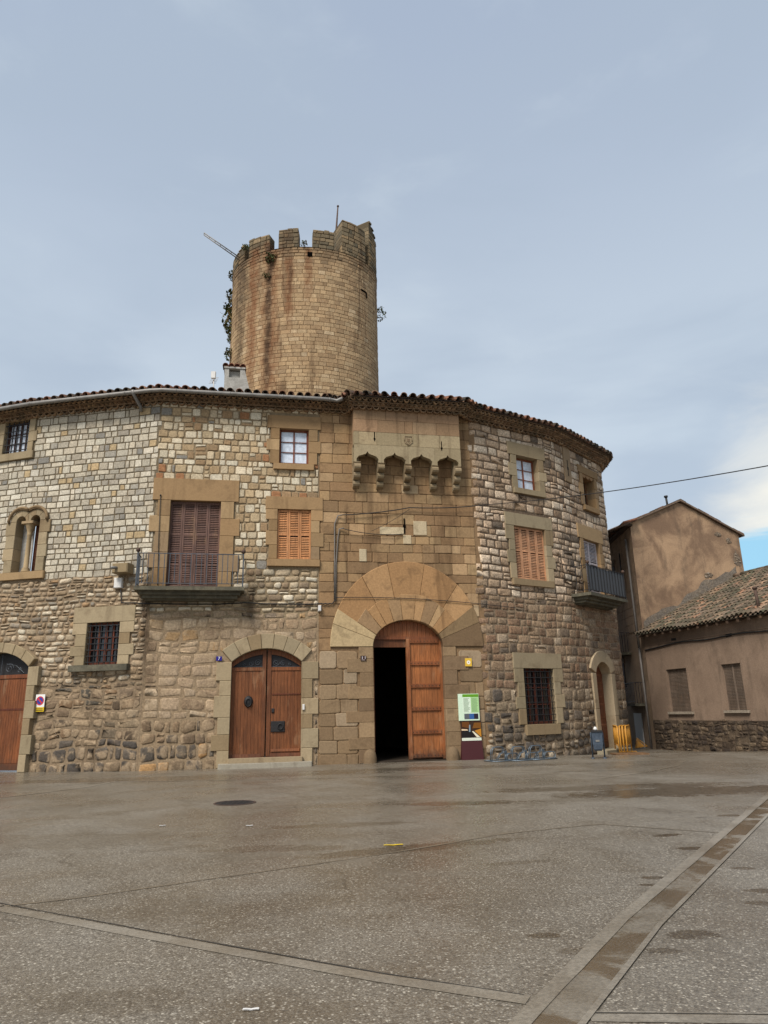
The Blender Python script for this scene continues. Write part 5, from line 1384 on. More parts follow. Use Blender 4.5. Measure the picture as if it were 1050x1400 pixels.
    # downpipe down the corner of the street front
    mb = MB(); u = SP.hit(856, 740, .1)[0]
    pts = [SP.P(u, SP.hit(855, 738, .1)[1], .12), SP.P(L - .55, 6, .12), SP.P(L - .45, 4.2, .12)]
    mb.tube(pts, .055, 8); mb.tube([SP.P(L - .45, 4.2, .12), SP.P(L - .4, 2.0, .12), SP.P(L - .35, -.2, .12)], .05, 8)
    mb.build('downpipe', 'pipe', t)
    # roof: two slopes with a thin tiled edge
    mb = MB(); ov = 0.14
    q = [Vector(GP.P(s, zz, ov)) for s, zz in ((-0.45, z0 - .18), (sa, za + .03), (gw + .25, z1 - .1))]; D3 = Vector((d.x, d.y, 0)) * 9
    for a, b2 in ((q[0], q[1]), (q[1], q[2])):
        up = Vector((0, 0, .09)); mb.add([a, b2, b2 + D3, a + D3, a + up, b2 + up, b2 + D3 + up, a + D3 + up], [(0, 3, 2, 1), (4, 5, 6, 7), (0, 1, 5, 4), (1, 2, 6, 5), (2, 3, 7, 6), (3, 0, 4, 7)], srgb((110, 92, 78)))
        n = int((b2 - a).length / .34)
        for k in range(n):
            if rnd.random() < .25: continue
            p = a + (b2 - a) * ((k + .5) / n) + up; w = (b2 - a).normalized() * .16; m = Vector((0, 0, rnd.uniform(.015, .05)))
            mb.add([p - w, p + w, p + w + m, p - w + m, p - w + D3 * .03, p + w + D3 * .03, p + w + m + D3 * .03, p - w + m + D3 * .03], [(0, 1, 2, 3), (3, 2, 6, 7), (1, 5, 6, 2), (4, 0, 3, 7)], pick(TILEC, .12))
    rf = mb.build('roof', 'tile', t)
    # eave tiles along the street front
    mb = MB(); u = L + .3
    while u > 4:
        half_tile(mb, SP, u, z0 + .12, -.3, .42, z0 - .06, .09, pick(TILEC, .12), True, 5); u -= .22
    band(mb, SP, 4, L + .2, z0 - .16, z0 - .08, .3, srgb((70, 56, 46))); mb.build('street_eave', 'tile', t)
    mb = MB(); u, z = GP.hit(924, 690); p = GP.P(u, top(u) - .1, -.6); mb.tube([p, (p[0] - .03, p[1], p[2] + .62)], .055, 8); mb.tube([(p[0] - .03, p[1], p[2] + .60), (p[0] - .03, p[1], p[2] + .68)], .10, 8); mb.build('flue', 'iron', t)
    # cable bracket poles on the street front
    mb = MB(); u = SP.hit(848, 770, .1)[0]; mb.tube([SP.P(u, SP.hit(846, 757, .1)[1], .1), SP.P(u, SP.hit(850, 812, .1)[1], .1)], .03, 6); mb.build('pole', 'iron', t)
gable_house()

def low_house():
    WP = Path([tuple(CORN), (CORN.x + WD_.x * 16, CORN.y + WD_.y * 16)])
    t = thing('low_house', 'low rendered house with a mossy tiled roof and two closed shuttered windows', 'house', (CORN.x, CORN.y, gz(*CORN)))
    ze = 4.58; L = WP.len; holes = []; wins = []
    for p in ((914, 914, 942, 973), (990, 907, 1017, 971)):
        u0, u1, za, zb = WP.box(*p); wins.append((u0, u1, za, zb)); holes.append((u0, u1, za, zb))
    u3 = wins[1][0] + (wins[1][0] - wins[0][0]); w3 = (u3, u3 + wins[1][1] - wins[1][0], wins[1][2], wins[1][3]); wins.append(w3); holes.append(w3)
    mb = MB(); backing(mb, WP, 0, L, -0.5, ze + 0.4, holes, lambda u, z: (0.2,) * 3, step=1.0)
    wl = mb.build('wall', 'plaster_low', t)
    zp = WP.hit(960, 985)[1]; mb = MB()
    backing(mb, WP, 0.02, L, -0.5, zp, [], lambda u, z: jit(srgb((78, 66, 54)), .08), off=0.03)
    PP = [((92, 78, 64), 3), ((80, 68, 56), 3), ((108, 92, 74), 2), ((68, 58, 50), 2)]
    stones(mb, WP, 0.05, L, -0.4, lambda: 0 if False else zp, (0.14, 0.26), (0.18, 0.5), 0.05, pal_fn([(99, PP)]), [], 0.03, 0.28, 0.03, 0.03, 0.05, 0.3, smooth=True, cj=0.1, base=0.03, skip=0.12) if False else None
    stones(mb, WP, 0.05, L, -0.4, zp, (0.14, 0.26), (0.18, 0.5), 0.04, pal_fn([(99, PP)]), [], 0.03, 0.2, 0.012, 0.012, 0.05, 0.3, smooth=True, cj=0.08, base=0.03, skip=0.15)
    mb.build('stone_plinth', 'rubble', t)
    mb = MB(); band(mb, WP, 0.02, L, ze - 0.34, ze - 0.30, 0.03, (0.2,) * 3); mb.build('string_course', 'plaster_low', wl)
    for i, (u0, u1, za, zb) in enumerate(wins):
        uc = (u0 + u1) / 2; w = (u1 - u0) / 2; F = WP.frame(uc); mb = MB(); c = srgb((120, 104, 86))
        mb.rect(-w - .10, -w, za, zb, -.012, .14, .01, c); mb.rect(w, w + .10, za, zb, -.012, .14, .01, c); mb.rect(-w - .10, w + .10, zb, zb + .10, -.012, .14, .01, c)
        o = mb.build('window', 'paint' if False else 'plaster_low', t, F)
        s = MB(); s.rect(-w - .14, w + .14, za - .10, za - .001, -.10, .14, .02, srgb((150, 138, 122))); s.build('sill', 'ashlar', o)
        s = MB(); s.box(-w, w, .10, .13, za, zb, srgb((92, 80, 70)))
        zz = za + .03
        while zz < zb - .03:
            s.add([(-w + .03, .098, zz), (w - .03, .098, zz), (w - .03, .085, zz + .035), (-w + .03, .085, zz + .035), (-w + .03, .098, zz + .04), (w - .03, .098, zz + .04)], [(0, 1, 2, 3), (3, 2, 5, 4)], jit(srgb((112, 96, 82)), .08)); zz += .055
        if i: s.box(-.03, .03, .07, .1, za, zb, srgb((118, 102, 88)))
        s.build('shutter', 'oldwood', o)
    # roof: rows of barrel tiles on the slope
    mb = MB(); dp = Vector((-WD_.y, WD_.x)); dp = dp if dp.x > 0 else -dp
    run, zr = 5.64, 7.62; sl = (zr - ze - .15) / (run + .45)
    def rp(u, s, h=0.0):
        q = CORN + WD_ * u + dp * s; return Vector((q.x, q.y, ze + .15 + (s + .45) * sl + h))
    wav = lambda u, s: .035 * math.sin(u * 1.3 + s * .9) + .02 * math.sin(u * 3.1 - s * 1.7)
    PT = [((112, 94, 78), 4), ((96, 84, 70), 4), ((84, 76, 62), 3), ((124, 104, 84), 2), ((138, 104, 82), .6), ((80, 76, 60), 3), ((150, 122, 98), .4)]
    NU = int(13 / .235); NS = 16; step = (run + .45) / NS
    mb.add([rp(-.1, -.40, -.05), rp(13, -.40, -.05), rp(13, run, -.05), rp(-.1, run, -.05)], [(0, 1, 2, 3)], srgb((60, 52, 42)))
    for i in range(NU):
        u = -.02 + i * .235
        for j in range(NS):
            s0 = -.45 + j * step; s1 = s0 + step * 1.18; du, dh = rnd.uniform(-.014, .014), rnd.uniform(0, .016); r0, r1 = .098, .078; vs = []; n = 5
            for (s, r, hh) in ((s0, r0, .035), (s1, r1, .0)):
                for k in range(n + 1):
                    a = math.pi * k / n; vs.append(rp(u + du + r * math.cos(a), s, wav(u, s) + hh + dh + r * .8 * math.sin(a)))
            b = len(vs)
            for k in range(n + 1):
                a = math.pi * k / n; vs.append(rp(u + du + (r0 - .02) * math.cos(a), s0, wav(u, s0) + .035 + dh + (r0 - .02) * .8 * math.sin(a)))
            fs = [(k, k + 1, n + 2 + k, n + 1 + k) for k in range(n)] + [(b + k, b + k + 1, k + 1, k) for k in range(n)]
            mb.add(vs, fs, pick(PT, .14), True)
        # hanging (channel) tile at the edge
        vs = []
        for s in (-.38, .2):
            for k in range(6): a = math.pi * k / 5; vs.append(rp(u + .117 + .08 * math.cos(a), s, -.0 - .07 * math.sin(a) + .03))
        mb.add(vs, [(k, k + 1, 7 + k, 6 + k) for k in range(5)], pick(PT, .12), True)
    rf = mb.build('roof', 'tile', t)
    mb = MB()   # ridge and back slope
    for k in range(26): 
        a, b2 = rp(k * .5, run, .05), rp(k * .5 + .54, run, .06); mb.tube([a, b2], .12, 8, pick(PT, .1), r2=.105)
    mb.add([rp(-.1, run, .02), rp(13, run, .02), rp(13, run, .02) + Vector((dp.x * 5, dp.y * 5, -3)), rp(-.1, run, .02) + Vector((dp.x * 5, dp.y * 5, -3))], [(0, 1, 2, 3)], srgb((100, 84, 70)))
    mb.build('ridge', 'tile', rf)
    mb = MB()   # rafter ends and boards under the eave
    k = 0.2
    while k < 12.8:
        mb = MB(); F = WP.frame(k); v = [F @ Vector(p) for p in ((-.05, -.38, ze - .0), (.05, -.38, ze - .0), (.05, .1, ze + .16), (-.05, .1, ze + .16), (-.05, -.38, ze + .09), (.05, -.38, ze + .09), (.05, .1, ze + .27), (-.05, .1, ze + .27))]
        mb.add(v, [(0, 3, 2, 1), (4, 5, 6, 7), (0, 1, 5, 4), (1, 2, 6, 5), (2, 3, 7, 6), (3, 0, 4, 7)], srgb((72, 56, 44))); k += .55; mb.build('rafter', 'oldwood', t)
    for (px, py) in ((921, 875), (996, 868)):
        u, z = WP.hit(px, py); F = WP.frame(u); mb = MB(); mb.rect(-.16, .16, z - .08, z + .08, -.004, .05, .004, (0.01,) * 3); mb.build('vent', 'iron', t, F)
    # flue pipe on the roof
    d = ray(1037, 833); best = min(((project(rp(u / 10, s / 10))[0] - 1039) ** 2 + (project(rp(u / 10, s / 10))[1] - 836) ** 2, u / 10, s / 10) for u in range(0, 120) for s in range(0, 53))
    p = rp(best[1], best[2]); mb = MB(); mb.tube([p - Vector((0, 0, .15)), p + Vector((-.05, 0, .78))], .06, 8); mb.tube([p + Vector((-.05, 0, .76)), p + Vector((-.05, 0, .84))], .09, 8); mb.build('flue', 'rust', t)
    # cable clipped under the eave
    mb = MB(); pts = []
    for k in range(40):
        u = 0.05 + k * .33; pts.append(WP.P(u, ze - .42 - .03 * math.sin(u * 1.9) - .12 * math.exp(-u * 1.4), .04))
    mb.tube(pts, .028, 6); c = mb.build('wall_cable', 'black'); tag(c, 'thick black cable clipped along the low rendered house under its eave', 'cable')
    # side wall under the roof
    mb = MB(); e = CORN + WD_ * 13; mb.add([(e.x, e.y, -.5), (e.x + dp.x * 8, e.y + dp.y * 8, -.5), (e.x + dp.x * 8, e.y + dp.y * 8, 5), (e.x + dp.x * run, e.y + dp.y * run, zr), (e.x, e.y, ze)], [(0, 1, 2, 3, 4)]); mb.build('side_wall', 'plaster_low', t)
low_house()

# ---------------------------------------------------------------- cables on and over the castle wall
def cable(name, label, pts, r=0.016, mat='black'):
    mb = MB(); mb.tube(pts, r, 5); return tag(mb.build(name, mat), label, 'cable')
def wp(px, py, off=0.07):
    u, z = WALL.hit(px, py, off); return Vector(WALL.P(u, z, off))
def sag(a, b, s, n=14):
    return [a + (b - a) * k / n - Vector((0, 0, s * 4 * (k / n) * (1 - k / n))) for k in range(n + 1)]
d = ray(1075, 632); far = EYE + d * 16.0; st = wp(664, 690, .25); far = st + (far - st) * 2.2 + Vector((0, 0, 1.3))
st = wp(664, 690, .25)
pts = sag(st, far, .6, 40)
cable('overhead_cable', 'twisted dark power cable crossing the sky from the castle wall to the right', pts, .014)
cable('wall_cable', 'dark cable slung across the gate wall just below the corbels', sag(wp(468, 704, .12), wp(560, 694, .12), .05) + sag(wp(560, 694, .12), st, .06)[1:], .019)
cable('wall_cable', 'pair of dark cables looping from the upper conduit to the slit above the gate', sag(wp(470, 723, .12), wp(553, 730, .10), .10) , .013)
cable('wall_cable', 'slack thin cable hanging from the slit up to the cable under the corbels', sag(wp(508, 726, .12), wp(560, 696, .12), .05), .008)
mb = MB()
for off, (a, b, top) in ((0, ((468, 704), (458, 708), 0)), (0.05, ((470, 722), (461, 727), 0))):
    p = [wp(*a, .12), wp(a[0] - 6, a[1] + 1), wp(b[0] - .5 + off * 30, b[1] + 8), wp(457.5 + off * 40, 770), wp(457 + off * 40, 822)]
    mb.tube(p, .022, 6)
tag(mb.build('conduit', 'pipe'), 'pair of grey conduits running down the gate wall left of the great arch', 'conduit')
pts = [wp(457, 822)] + [wp(457 - k * 3, 825 + (1 if k % 2 else 0)) for k in range(1, 7)] + [wp(432 - k * 17, 826 - k * .2 + rnd.uniform(-.6, .6)) for k in range(0, 6)] + [wp(335, 824), wp(300, 826), wp(250, 826), wp(200, 825), wp(166, 824), wp(165, 806)]
cable('wall_cable', 'black cable running along the wall below the large balcony', pts, .022)
cable('wall_cable', 'thin dark cable crossing the top of the great gate arch', [wp(457, 817, .09)] + [wp(457 + (705 - 457) * k / 16, 817 + 14 * (k / 16) ** 1.5 - 2.5 * math.sin(math.pi * k / 16), .09) for k in range(1, 17)], .012)
mb = MB(); mb.tube([wp(219.5, 678, .09), wp(217, 735, .09), wp(215.5, 800, .09)], .012, 5); mb.ball(wp(219.5, 677, .09), .03); tag(mb.build('awning_rod', 'iron'), 'thin iron rod fixed beside the tall shutters of the large balcony', 'rod')

# aerial on the roof beside the chimney
ap = ch_F @ Vector((-.75, .5, ch_zb)); mb = MB(); mb.tube([ap - Vector((0, 0, .3)), ap + Vector((0, 0, .95))], .02, 6)
mb.tube([ap + Vector((-.1, .2, .62)), ap + Vector((.1, -.25, .62))], .015, 5)
for k in range(5): q = ap + Vector((-.1 + .05 * k, .2 - .11 * k, .62)); mb.tube([q - Vector((.13, 0, 0)), q + Vector((.13, 0, 0))], .01, 4)
mb.box(ap.x - .10, ap.x + .06, ap.y - .05, ap.y + .05, ap.z + .72, ap.z + .98)
tag(mb.build('aerial', 'white'), 'small white aerial standing on the roof left of the chimney', 'aerial')

# ---------------------------------------------------------------- signs on the walls
def text_mesh(txt, size, name, mat, parent, mw, col=(0.8,) * 3):
    cu = bpy.data.curves.new('t', 'FONT'); cu.body = txt; cu.size = size; cu.align_x = 'CENTER'; cu.align_y = 'CENTER'; cu.extrude = 0.002
    to = bpy.data.objects.new('t', cu); sc.collection.objects.link(to); bpy.context.view_layer.update()
    me = bpy.data.meshes.new_from_object(to.evaluated_get(bpy.context.evaluated_depsgraph_get())); bpy.data.objects.remove(to)
    m = MB(); m.add([(v.co.x, -v.co.z, v.co.y) for v in me.vertices], [tuple(p.vertices) for p in me.polygons], col)
    return m.build(name, mat, parent, mw)
def disc(mb, cx, cz, r, y, col, r_in=0.0, n=24):
    if r_in == 0: mb.add([(cx + r * math.cos(2 * math.pi * k / n), y, cz + r * math.sin(2 * math.pi * k / n)) for k in range(n)], [tuple(range(n))], col)
    else:
        vs = []
        for k in range(n):
            a = 2 * math.pi * k / n; vs += [(cx + r * math.cos(a), y, cz + r * math.sin(a)), (cx + r_in * math.cos(a), y, cz + r_in * math.sin(a))]
        mb.add(vs, [(2 * k, 2 * ((k + 1) % n), 2 * ((k + 1) % n) + 1, 2 * k + 1) for k in range(n)], col)
def signs():
    u0, u1, z0, z1 = WALL.box(48.5, 949.5, 61, 973, .08); u = (u0 + u1) / 2; F = WALL.frame(u, .08); w = (u1 - u0) / 2
    t = thing('parking_sign', 'white no parking plate with a yellow strip beside the far left door', 'sign', F @ Vector((0, 0, z0))); Mt = F @ Matrix.Translation((0, 0, z0)); h = z1 - z0
    mb = MB(); mb.rect(-w, w, h * .26, h, -.012, .01, .004, srgb((224, 222, 216))); mb.rect(-w, w, 0, h * .26 - .001, -.012, .01, .004, srgb((208, 176, 40))); p = mb.build('plate', 'paint', t, Mt)
    r = min(w * .86, h * .34); cz = h * .63; mb = MB()
    disc(mb, 0, cz, r, -.014, srgb((52, 62, 140))); mb.build('blue_disc', 'paint', p); mb = MB(); disc(mb, 0, cz, r, -.016, srgb((196, 50, 40)), r * .78)
    k = .11 * r; s = r * .62
    mb.add([(-s - k, -.016, cz + s - k), (-s + k, -.016, cz + s + k), (s + k, -.016, cz - s + k), (s - k, -.016, cz - s - k)], [(0, 1, 2, 3)], srgb((196, 50, 40))); mb.build('red_ring', 'paint', p)
    mb = MB(); mb.box(-w * .8, w * .75, -.014, -.0125, h * .14, h * .19, srgb((100, 84, 30))); mb.box(-w * .8, w * .8, -.014, -.0125, h * .05, h * .10, srgb((100, 84, 30))); mb.build('lettering', 'paint', p)
    # blue house number
    u0, u1, z0, z1 = WALL.box(295.5, 897.5, 303.5, 903.5, .08); u = (u0 + u1) / 2; F = WALL.frame(u, .075); w = (u1 - u0) / 2; h = z1 - z0
    t = thing('house_number', 'small blue enamel number tile left of the middle double door', 'sign', F @ Vector((0, 0, z0))); Mt = F @ Matrix.Translation((0, 0, z0))
    mb = MB(); mb.rect(-w, w, 0, h, -.012, .01, .004, srgb((38, 30, 120))); p = mb.build('plate', 'paint', t, Mt); text_mesh('7', h * 1.05, 'number', 'paint', p, Mt @ Matrix.Translation((0, -.015, h / 2)))
    # dark number plaque by the gate
    u0, u1, z0, z1 = WALL.box(493, 896.5, 500.5, 903, .08); u = (u0 + u1) / 2; F = WALL.frame(u, .075); w = (u1 - u0) / 2; h = z1 - z0
    t = thing('house_number', 'tiny dark number plaque on the stones left of the gate opening', 'sign', F @ Vector((0, 0, z0))); Mt = F @ Matrix.Translation((0, 0, z0))
    mb = MB(); mb.rect(-w, w, 0, h, -.012, .01, .004, srgb((62, 44, 42))); p = mb.build('plate', 'paint', t, Mt)
    mb = MB(); mb.box(-w * .5, -w * .25, -.014, -.0125, h * .3, h * .85, srgb((196, 190, 190))); mb.box(w * .55, w * .8, -.014, -.0125, h * .35, h * .9, srgb((180, 172, 170))); mb.box(-w * .6, w * .5, -.014, -.0125, h * .05, h * .18, srgb((160, 146, 140))); mb.build('marks', 'paint', p)
    # yellow plate with a white disc
    u0, u1, z0, z1 = WALL.box(636, 900, 645, 911, .08); u = (u0 + u1) / 2; F = WALL.frame(u, .075); w = (u1 - u0) / 2; h = z1 - z0
    t = thing('yellow_sign', 'small yellow plate with a white disc on the stones right of the gate', 'sign', F @ Vector((0, 0, z0))); Mt = F @ Matrix.Translation((0, 0, z0))
    mb = MB(); mb.rect(-w, w, 0, h, -.012, .01, .004, srgb((218, 176, 62))); p = mb.build('plate', 'paint', t, Mt); mb = MB(); disc(mb, 0, h * .5, w * .55, -.014, srgb((236, 228, 210))); mb.build('white_disc', 'paint', p)
    mb = MB(); disc(mb, 0, h * .5, w * .14, -.016, srgb((110, 70, 70)), n=8); mb.build('dot', 'paint', p)
signs()

# ---------------------------------------------------------------- street furniture
def info_panel():
    a, b = ground(632, 1039), ground(660, 1038); c = (a + b) / 2; t = (b - a); ang = math.atan2(t.y, t.x); w = t.length / 2
    o = thing('info_panel', 'dark red information stand with a green and white text panel beside the gate', 'information panel', (c.x, c.y, gz(c.x, c.y)), rz=ang); Mt = local(o)
    sc_ = (b - a).length / 28; zz = lambda py: (1038.5 - py) * sc_ * 0.985
    DR = srgb((66, 30, 32)); mb = MB(); z1 = zz(1015)
    mb.add([(-w - .05, -.14, 0), (w, -.14, 0), (w, .22, 0), (-w - .05, .22, 0), (-w, -.03, z1), (w, -.03, z1), (w, .16, z1), (-w, .16, z1)], [(0, 3, 2, 1), (4, 5, 6, 7), (0, 1, 5, 4), (1, 2, 6, 5), (2, 3, 7, 6), (3, 0, 4, 7)], DR)
    ped = mb.build('pedestal', 'paint', o, Mt)
    mb = MB(); zb, zt = z1, zz(989)
    mb.rect(-w, w, zb, zt, -.03, .02, .006, srgb((60, 38, 26)))
    mid = mb.build('picture_band', 'paint', o, Mt); H_ = zt - zb
    def part(nm, pts, col):
        m = MB(); m.add([(x * w, -.034 - .0015 * part.k, zb + z * H_) for x, z in pts], [tuple(range(len(pts)))], srgb(col)); part.k += 1; m.build(nm, 'paint', mid)
    part.k = 0
    part('picture_shape', [(-.96, .02), (.96, .02), (.96, .16), (-.96, .16)], (214, 218, 200)); part('picture_shape', [(-.96, .18), (.3, .18), (.1, .5), (-.2, .55), (-.96, .5)], (30, 26, 24))
    part('picture_shape', [(-.96, .52), (-.3, .52), (-.4, .58), (-.96, .6)], (222, 196, 160)); part('picture_shape', [(.05, .48), (.2, .48), (.85, .18), (.5, .18)], (226, 218, 190)); part('picture_shape', [(.3, .5), (.96, .6), (.96, .2), (.9, .2)], (186, 126, 40))
    part('picture_shape', [(-.9, .7), (-.1, .62), (-.2, .95), (-.9, .95)], (104, 62, 24)); part('picture_shape', [(.1, .62), (.96, .62), (.96, .9), (.3, .9)], (120, 76, 26)); part('picture_shape', [(-.25, .45), (-.1, .45), (-.08, .8), (-.2, .8)], (130, 150, 160))
    mb = MB(); zb2, zt2 = zt + .002, zz(954); mb.rect(-w - .05, w - .04, zb2, zt2, -.05, .02, .006, srgb((206, 226, 200))); pan = mb.build('text_panel', 'paint', o, Mt); H2 = zt2 - zb2
    def tp(nm, x0, x1, z0, z1_, col, k=0):
        m = MB(); m.box(-w - .05 + (2 * w + .01) * x0, -w - .05 + (2 * w + .01) * x1, -.053 - .002 * k, -.051, zb2 + H2 * z0, zb2 + H2 * z1_, srgb(col)); m.build(nm, 'paint', pan)
    tp('green_header', .2, .985, .88, .985, (96, 150, 34)); tp('green_column', .6, .985, .3, .875, (166, 206, 140)); tp('white_column', .2, .595, .3, .875, (216, 230, 208))
    tp('picture', .25, .5, .06, .26, (92, 96, 100), 1); tp('picture', .5, .72, .06, .26, (52, 92, 150), 1); tp('picture', .72, .93, .06, .26, (40, 34, 48), 1)
    m = MB()
    for k in range(15):
        z = zb2 + H2 * (.82 - k * .034)
        for x0, x1 in ((.24, .24 + rnd.uniform(.22, .32)), (.64, .64 + rnd.uniform(.22, .30))):
            m.box(-w - .05 + (2 * w) * x0, -w - .05 + (2 * w) * x1, -.0555, -.0535, z, z + H2 * .012, srgb((120, 146, 110)))
    m.build('text_lines', 'paint', pan)
    m = MB(); m.tube([(0, .06, 0.02), (0, .06, zt2 - .1)], .04, 8); m.build('post', 'iron', o, Mt)
info_panel()

def litter_bin():
    a, b = ground(812, 1037), ground(826, 1037); c = (a + b) / 2; t = (b - a); o = thing('litter_bin', 'blue grey steel litter bin hung between two posts by the panelled door', 'litter bin', (c.x, c.y, gz(c.x, c.y)), rz=math.atan2(t.y, t.x) + .12); Mt = local(o)
    s = t.length / 14; hw = s * 7.3; zt = s * 36; zl = s * 10.5
    mb = MB(); prof = []
    def ringv(k, z, top): return [(-hw * k, -.17 * k, z), (hw * k, -.17 * k, z), (hw * k, .17 * k, z), (-hw * k, .17 * k, z)]
    lv = [(.62, zl), (.82, zl + .05), (.94, zl + .2), (.97, zt * .82), (1.03, zt)]
    vs = []
    for k, z in lv: vs += ringv(k, z, 0)
    fs = [(3, 2, 1, 0)] + [(4 * i + j, 4 * i + (j + 1) % 4, 4 * i + 4 + (j + 1) % 4, 4 * i + 4 + j) for i in range(len(lv) - 1) for j in range(4)]
    mb.add(vs, fs); body = mb.build('bin_body', 'binblue', o, Mt)
    mb = MB(); mb.box(-hw * 1.08, hw * 1.08, -.20, .20, zt, zt + .05); mb.box(-hw * .9, hw * .9, -.15, .15, zt - .25, zt - .2); mb.build('rim', 'iron', body)
    mb = MB(); mb.rect(-.06, .06, zl + .28, zl + .34, -.178, -.16, .003); mb.build('plate', 'zinc', body)
    for s_ in (-1, 1):
        mb = MB(); mb.tube([(s_ * hw * 1.12, 0, 0), (s_ * hw * 1.12, 0, zt * .96), (s_ * hw * .98, 0, zt * .98)], .025, 8); mb.lathe((s_ * hw * 1.12, 0, 0), [(.001, .03), (.06, .03), (.06, 0)], 10); mb.build('post', 'binblue', o, Mt)
    mb = MB(); mb.lathe((-.03, 0, zt + .05), [(.001, 0), (.05, 0), (.07, .05), (.03, .11), (.001, .12)], 8); x = mb.build('crumpled_paper', 'white', None, Mt); tag(x, 'crumpled white paper lying on top of the blue grey litter bin', 'litter')
litter_bin()

def bike_racks():
    def make():
        pr = thing('bike_rack', 'grey tube bicycle rack', 'bike rack', (0, 0, 0), 'bike racks by the castle wall'); mb = MB()
        for y in (-.28, .28): mb.tube([(-.5, y, .03), (.5, y, .03)], .018, 6)
        for x in (-.5, .5): mb.tube([(x, -.28, .03), (x, .28, .03)], .018, 6)
        mb.build('base_frame', 'rack', pr, Matrix.Identity(4))
        for (x0, x1, y, h) in ((-.46, .06, -.05, .44), (-.02, .48, -.24, .24)):
            for d in (0, .07):
                pts = [(x0, y + d, .04), (x0 + .03, y + d, h * .8), (x0 + .12, y + d, h), (x1 - .12, y + d, h)]
                for k in range(9):
                    a = math.pi / 2 - math.pi * k / 8; pts.append((x1 - .1 + .1 * math.cos(a), y + d, h - .1 + .1 * math.sin(a)))
                pts += [(x1 - .14, y + d, h - .2), (x1 - .30, y + d, .04)]
                m = MB(); m.tube(pts, .014, 6); m.build('wheel_loop', 'rack', pr, Matrix.Identity(4))
        m = MB(); m.add([(.02, -.1, .04), (.16, -.1, .04), (.12, -.1, .34), (.04, -.1, .30)], [(0, 1, 2, 3)]); m.v += [(x, y + .012, z) for x, y, z in m.v]; m.f += [(7, 6, 5, 4), (0, 4, 5, 1), (1, 5, 6, 2), (2, 6, 7, 3), (3, 7, 4, 0)]; m.c += [(0.5,) * 3] * 5; m.s += [False] * 5
        m.build('side_plate', 'rack', pr, Matrix.Identity(4)); return pr
    proto = make()
    for i, (px, py, lab) in enumerate(((688, 1041.5, 'grey tube bicycle rack nearest the information stand'), (716, 1040.5, 'grey tube bicycle rack in the middle of the three along the wall'), (740, 1039, 'grey tube bicycle rack nearest the litter bin'))):
        p = ground(px, py); F = WALL.frame(WALL.hit(px, 1030)[0]); rz = math.atan2(F[1][0], F[0][0])
        if i == 0: o = proto
        else:
            o = proto.copy(); sc.collection.objects.link(o)
            for ch in list(proto.children):
                c = ch.copy(); sc.collection.objects.link(c); c.parent = o
        o.location = (p.x, p.y + .2, gz(p.x, p.y)); o.rotation_euler = (0, 0, rz); o['label'] = lab
bike_racks()

def barriers():
    def make():
        pr = thing('crowd_barrier', 'x', 'barrier', (0, 0, 0), 'yellow barriers stacked at the corner'); I = Matrix.Identity(4)
        mb = MB(); Lb, h = 1.8, 1.02
        mb.tube([(-Lb / 2, 0, .0), (-Lb / 2, 0, h - .1), (-Lb / 2 + .1, 0, h), (Lb / 2 - .1, 0, h), (Lb / 2, 0, h - .1), (Lb / 2, 0, 0)], .026, 8); mb.tube([(-Lb / 2, 0, .34), (Lb / 2, 0, .34)], .02, 6); mb.build('frame', 'yellow', pr, I)
        for k in range(14):
            x = -Lb / 2 + Lb * (k + 1) / 15; m = MB(); m.tube([(x, 0, .34), (x, 0, h)], .012, 5); m.build('bar', 'yellow', pr, I)
        for s in (-1, 1):
            m = MB(); m.tube([(s * (Lb / 2 - .12), -.2, .01), (s * (Lb / 2 - .12), -.16, .05), (s * (Lb / 2 - .12), .16, .05), (s * (Lb / 2 - .12), .2, .01)], .018, 6); m.build('foot', 'yellow', pr, I)
        return pr
    proto = make(); g = ground(862, 1031); hd = math.atan2(g.y, g.x) + R(-2)
    for i, (dx, tw, lab) in enumerate(((-.22, .13, 'yellow crowd barrier on the left of the stack, set at a slight angle'), (-.02, -.02, 'yellow crowd barrier in the middle of the stack, seen end on'), (.10, -.03, 'yellow crowd barrier seen end on, between its middle and rightmost neighbours'), (.24, -.05, 'rightmost yellow crowd barrier of the stack by the alley'))):
        if i == 0: o = proto
        else:
            o = proto.copy(); sc.collection.objects.link(o)
            for ch in list(proto.children):
                c = ch.copy(); sc.collection.objects.link(c); c.parent = o
        x, y = g.x + dx + .05, g.y + .9 + abs(dx) * .2
        o.location = (x, y, gz(x, y)); o.rotation_euler = (0, 0, hd + tw); o['label'] = lab
    p = ground(876, 1024); z = gz(p.x, p.y); o = thing('folded_trestle', 'small yellow folded trestle lying behind the stacked barriers', 'trestle', (p.x, p.y, z), rz=-.2); Mt = local(o)
    mb = MB(); A, B, C = (-.2, 0, .05), (.30, 0, .12), (-.1, 0, .46); mb.tube([A, B, C], .03, 6, closed=True); mb.tube([(-.2, .2, .05), (.30, .2, .12), (-.1, .2, .46)], .03, 6, closed=True)
    mb.block([(-.16, .08), (.2, .12), (-.09, .4)], .02, .05, .004, (0.5,) * 3)
    for q in (A, B, C): mb.tube([q, (q[0], .2, q[2])], .02, 6)
    mb.build('trestle_frame', 'yellow', o, Mt)
    p = ground(862, 1032); mb = MB(); x = p.x; mb.box(-.55, .62, -.35, .35, 0, .05, srgb((150, 112, 74))); bo = mb.build('board', 'oldwood', None, Matrix.Translation((p.x, p.y + .2, gz(p.x, p.y)))); tag(bo, 'thin wooden board lying on the ground under the yellow barriers', 'board')
barriers()

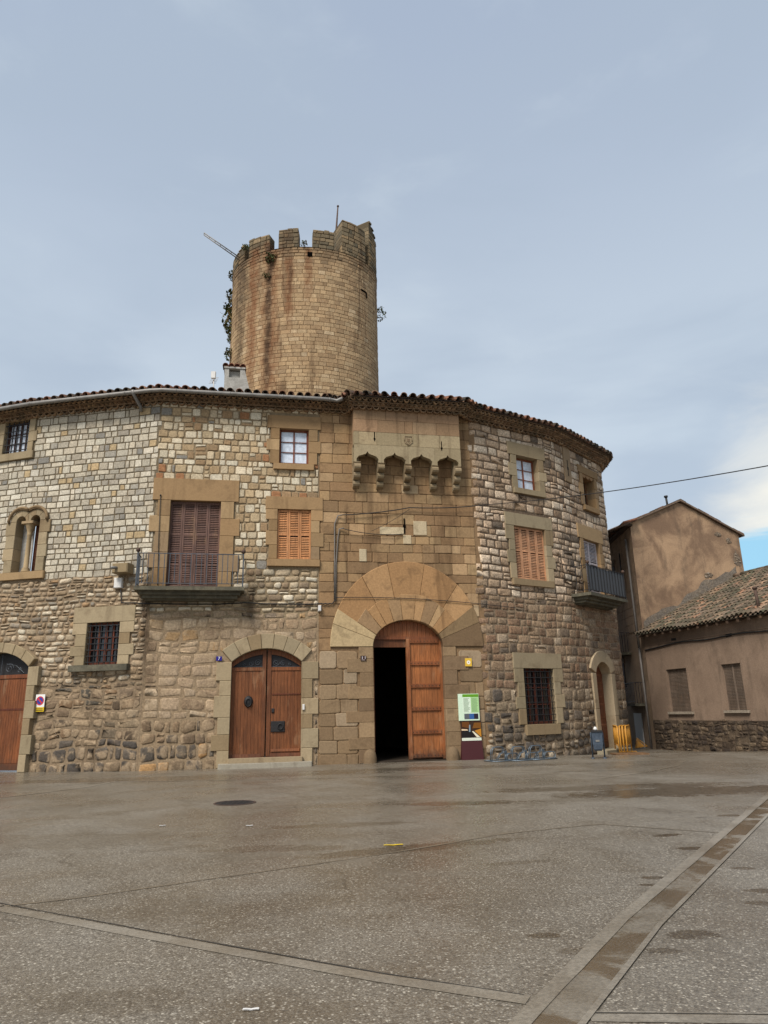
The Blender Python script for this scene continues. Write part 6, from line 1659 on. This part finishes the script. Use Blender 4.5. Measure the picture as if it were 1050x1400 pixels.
# ---------------------------------------------------------------- small things on the paving
def manhole():
    p = ground(321, 1098); o = thing('manhole_cover', 'round dark iron manhole cover in the paving before the double door', 'manhole cover', (p.x, p.y, 0)); Mt = local(o)
    mb = MB(); mb.lathe((0, 0, 0), [(.40, .004), (.40, .010), (.36, .010), (.36, .006)], 28); r = mb.build('rim', 'rust', o, Mt)
    mb = MB(); disc_v = [(.36 * math.cos(2 * math.pi * k / 28), .36 * math.sin(2 * math.pi * k / 28), .008) for k in range(28)]; mb.add(disc_v, [tuple(range(28))])
    for i in range(-3, 4):
        for j in range(-3, 4):
            if i * i + j * j < 9: mb.box(i * .10 - .03, i * .10 + .03, j * .10 - .03, j * .10 + .03, .008, .012)
    mb.build('lid', 'iron', o, Mt)
manhole()
def scrap(px, py, l, w, rot, mat, name, label, cat, h=.012, curl=.02):
    p = ground(px, py, .004); mb = MB(); n = 8; vs = []
    for k in range(n + 1):
        t = k / n - .5; x, y = t * l, curl * math.cos(t * 3) * 3 * l; z = h * (.4 + .6 * abs(math.sin(3 * t)))
        for s in (-1, 1): vs.append((p.x + x * math.cos(rot) - (y + s * w / 2) * math.sin(rot), p.y + x * math.sin(rot) + (y + s * w / 2) * math.cos(rot), p.z + z))
    mb.add(vs, [(2 * k, 2 * k + 1, 2 * k + 3, 2 * k + 2) for k in range(n)]); n0 = len(vs)
    mb.add([(x, y, z - .004) for x, y, z in vs], [(2 * k + 2, 2 * k + 3, 2 * k + 1, 2 * k) for k in range(n)])
    tag(mb.build(name, mat), label, cat)
M['yscrap'] = simple('bright_yellow_plastic', (230, 196, 40), 0.5, 0, 0.1)
scrap(538, 1156, .24, .04, .12, 'yscrap', 'plastic_scrap', 'curled bright yellow scrap lying in the middle of the wet paving', 'litter')
scrap(343, 1381, .09, .022, .05, 'white', 'paper_scrap', 'thin white paper strip on the paving closest to the viewer', 'litter', .008)
scrap(222, 1129, .09, .05, .2, 'white', 'paper_scrap', 'white paper scrap on the paving, left of and nearer than the manhole', 'litter', .008)
scrap(341, 1129, .10, .05, .1, 'white', 'paper_scrap', 'white paper scrap on the paving straight in front of the manhole', 'litter', .008)
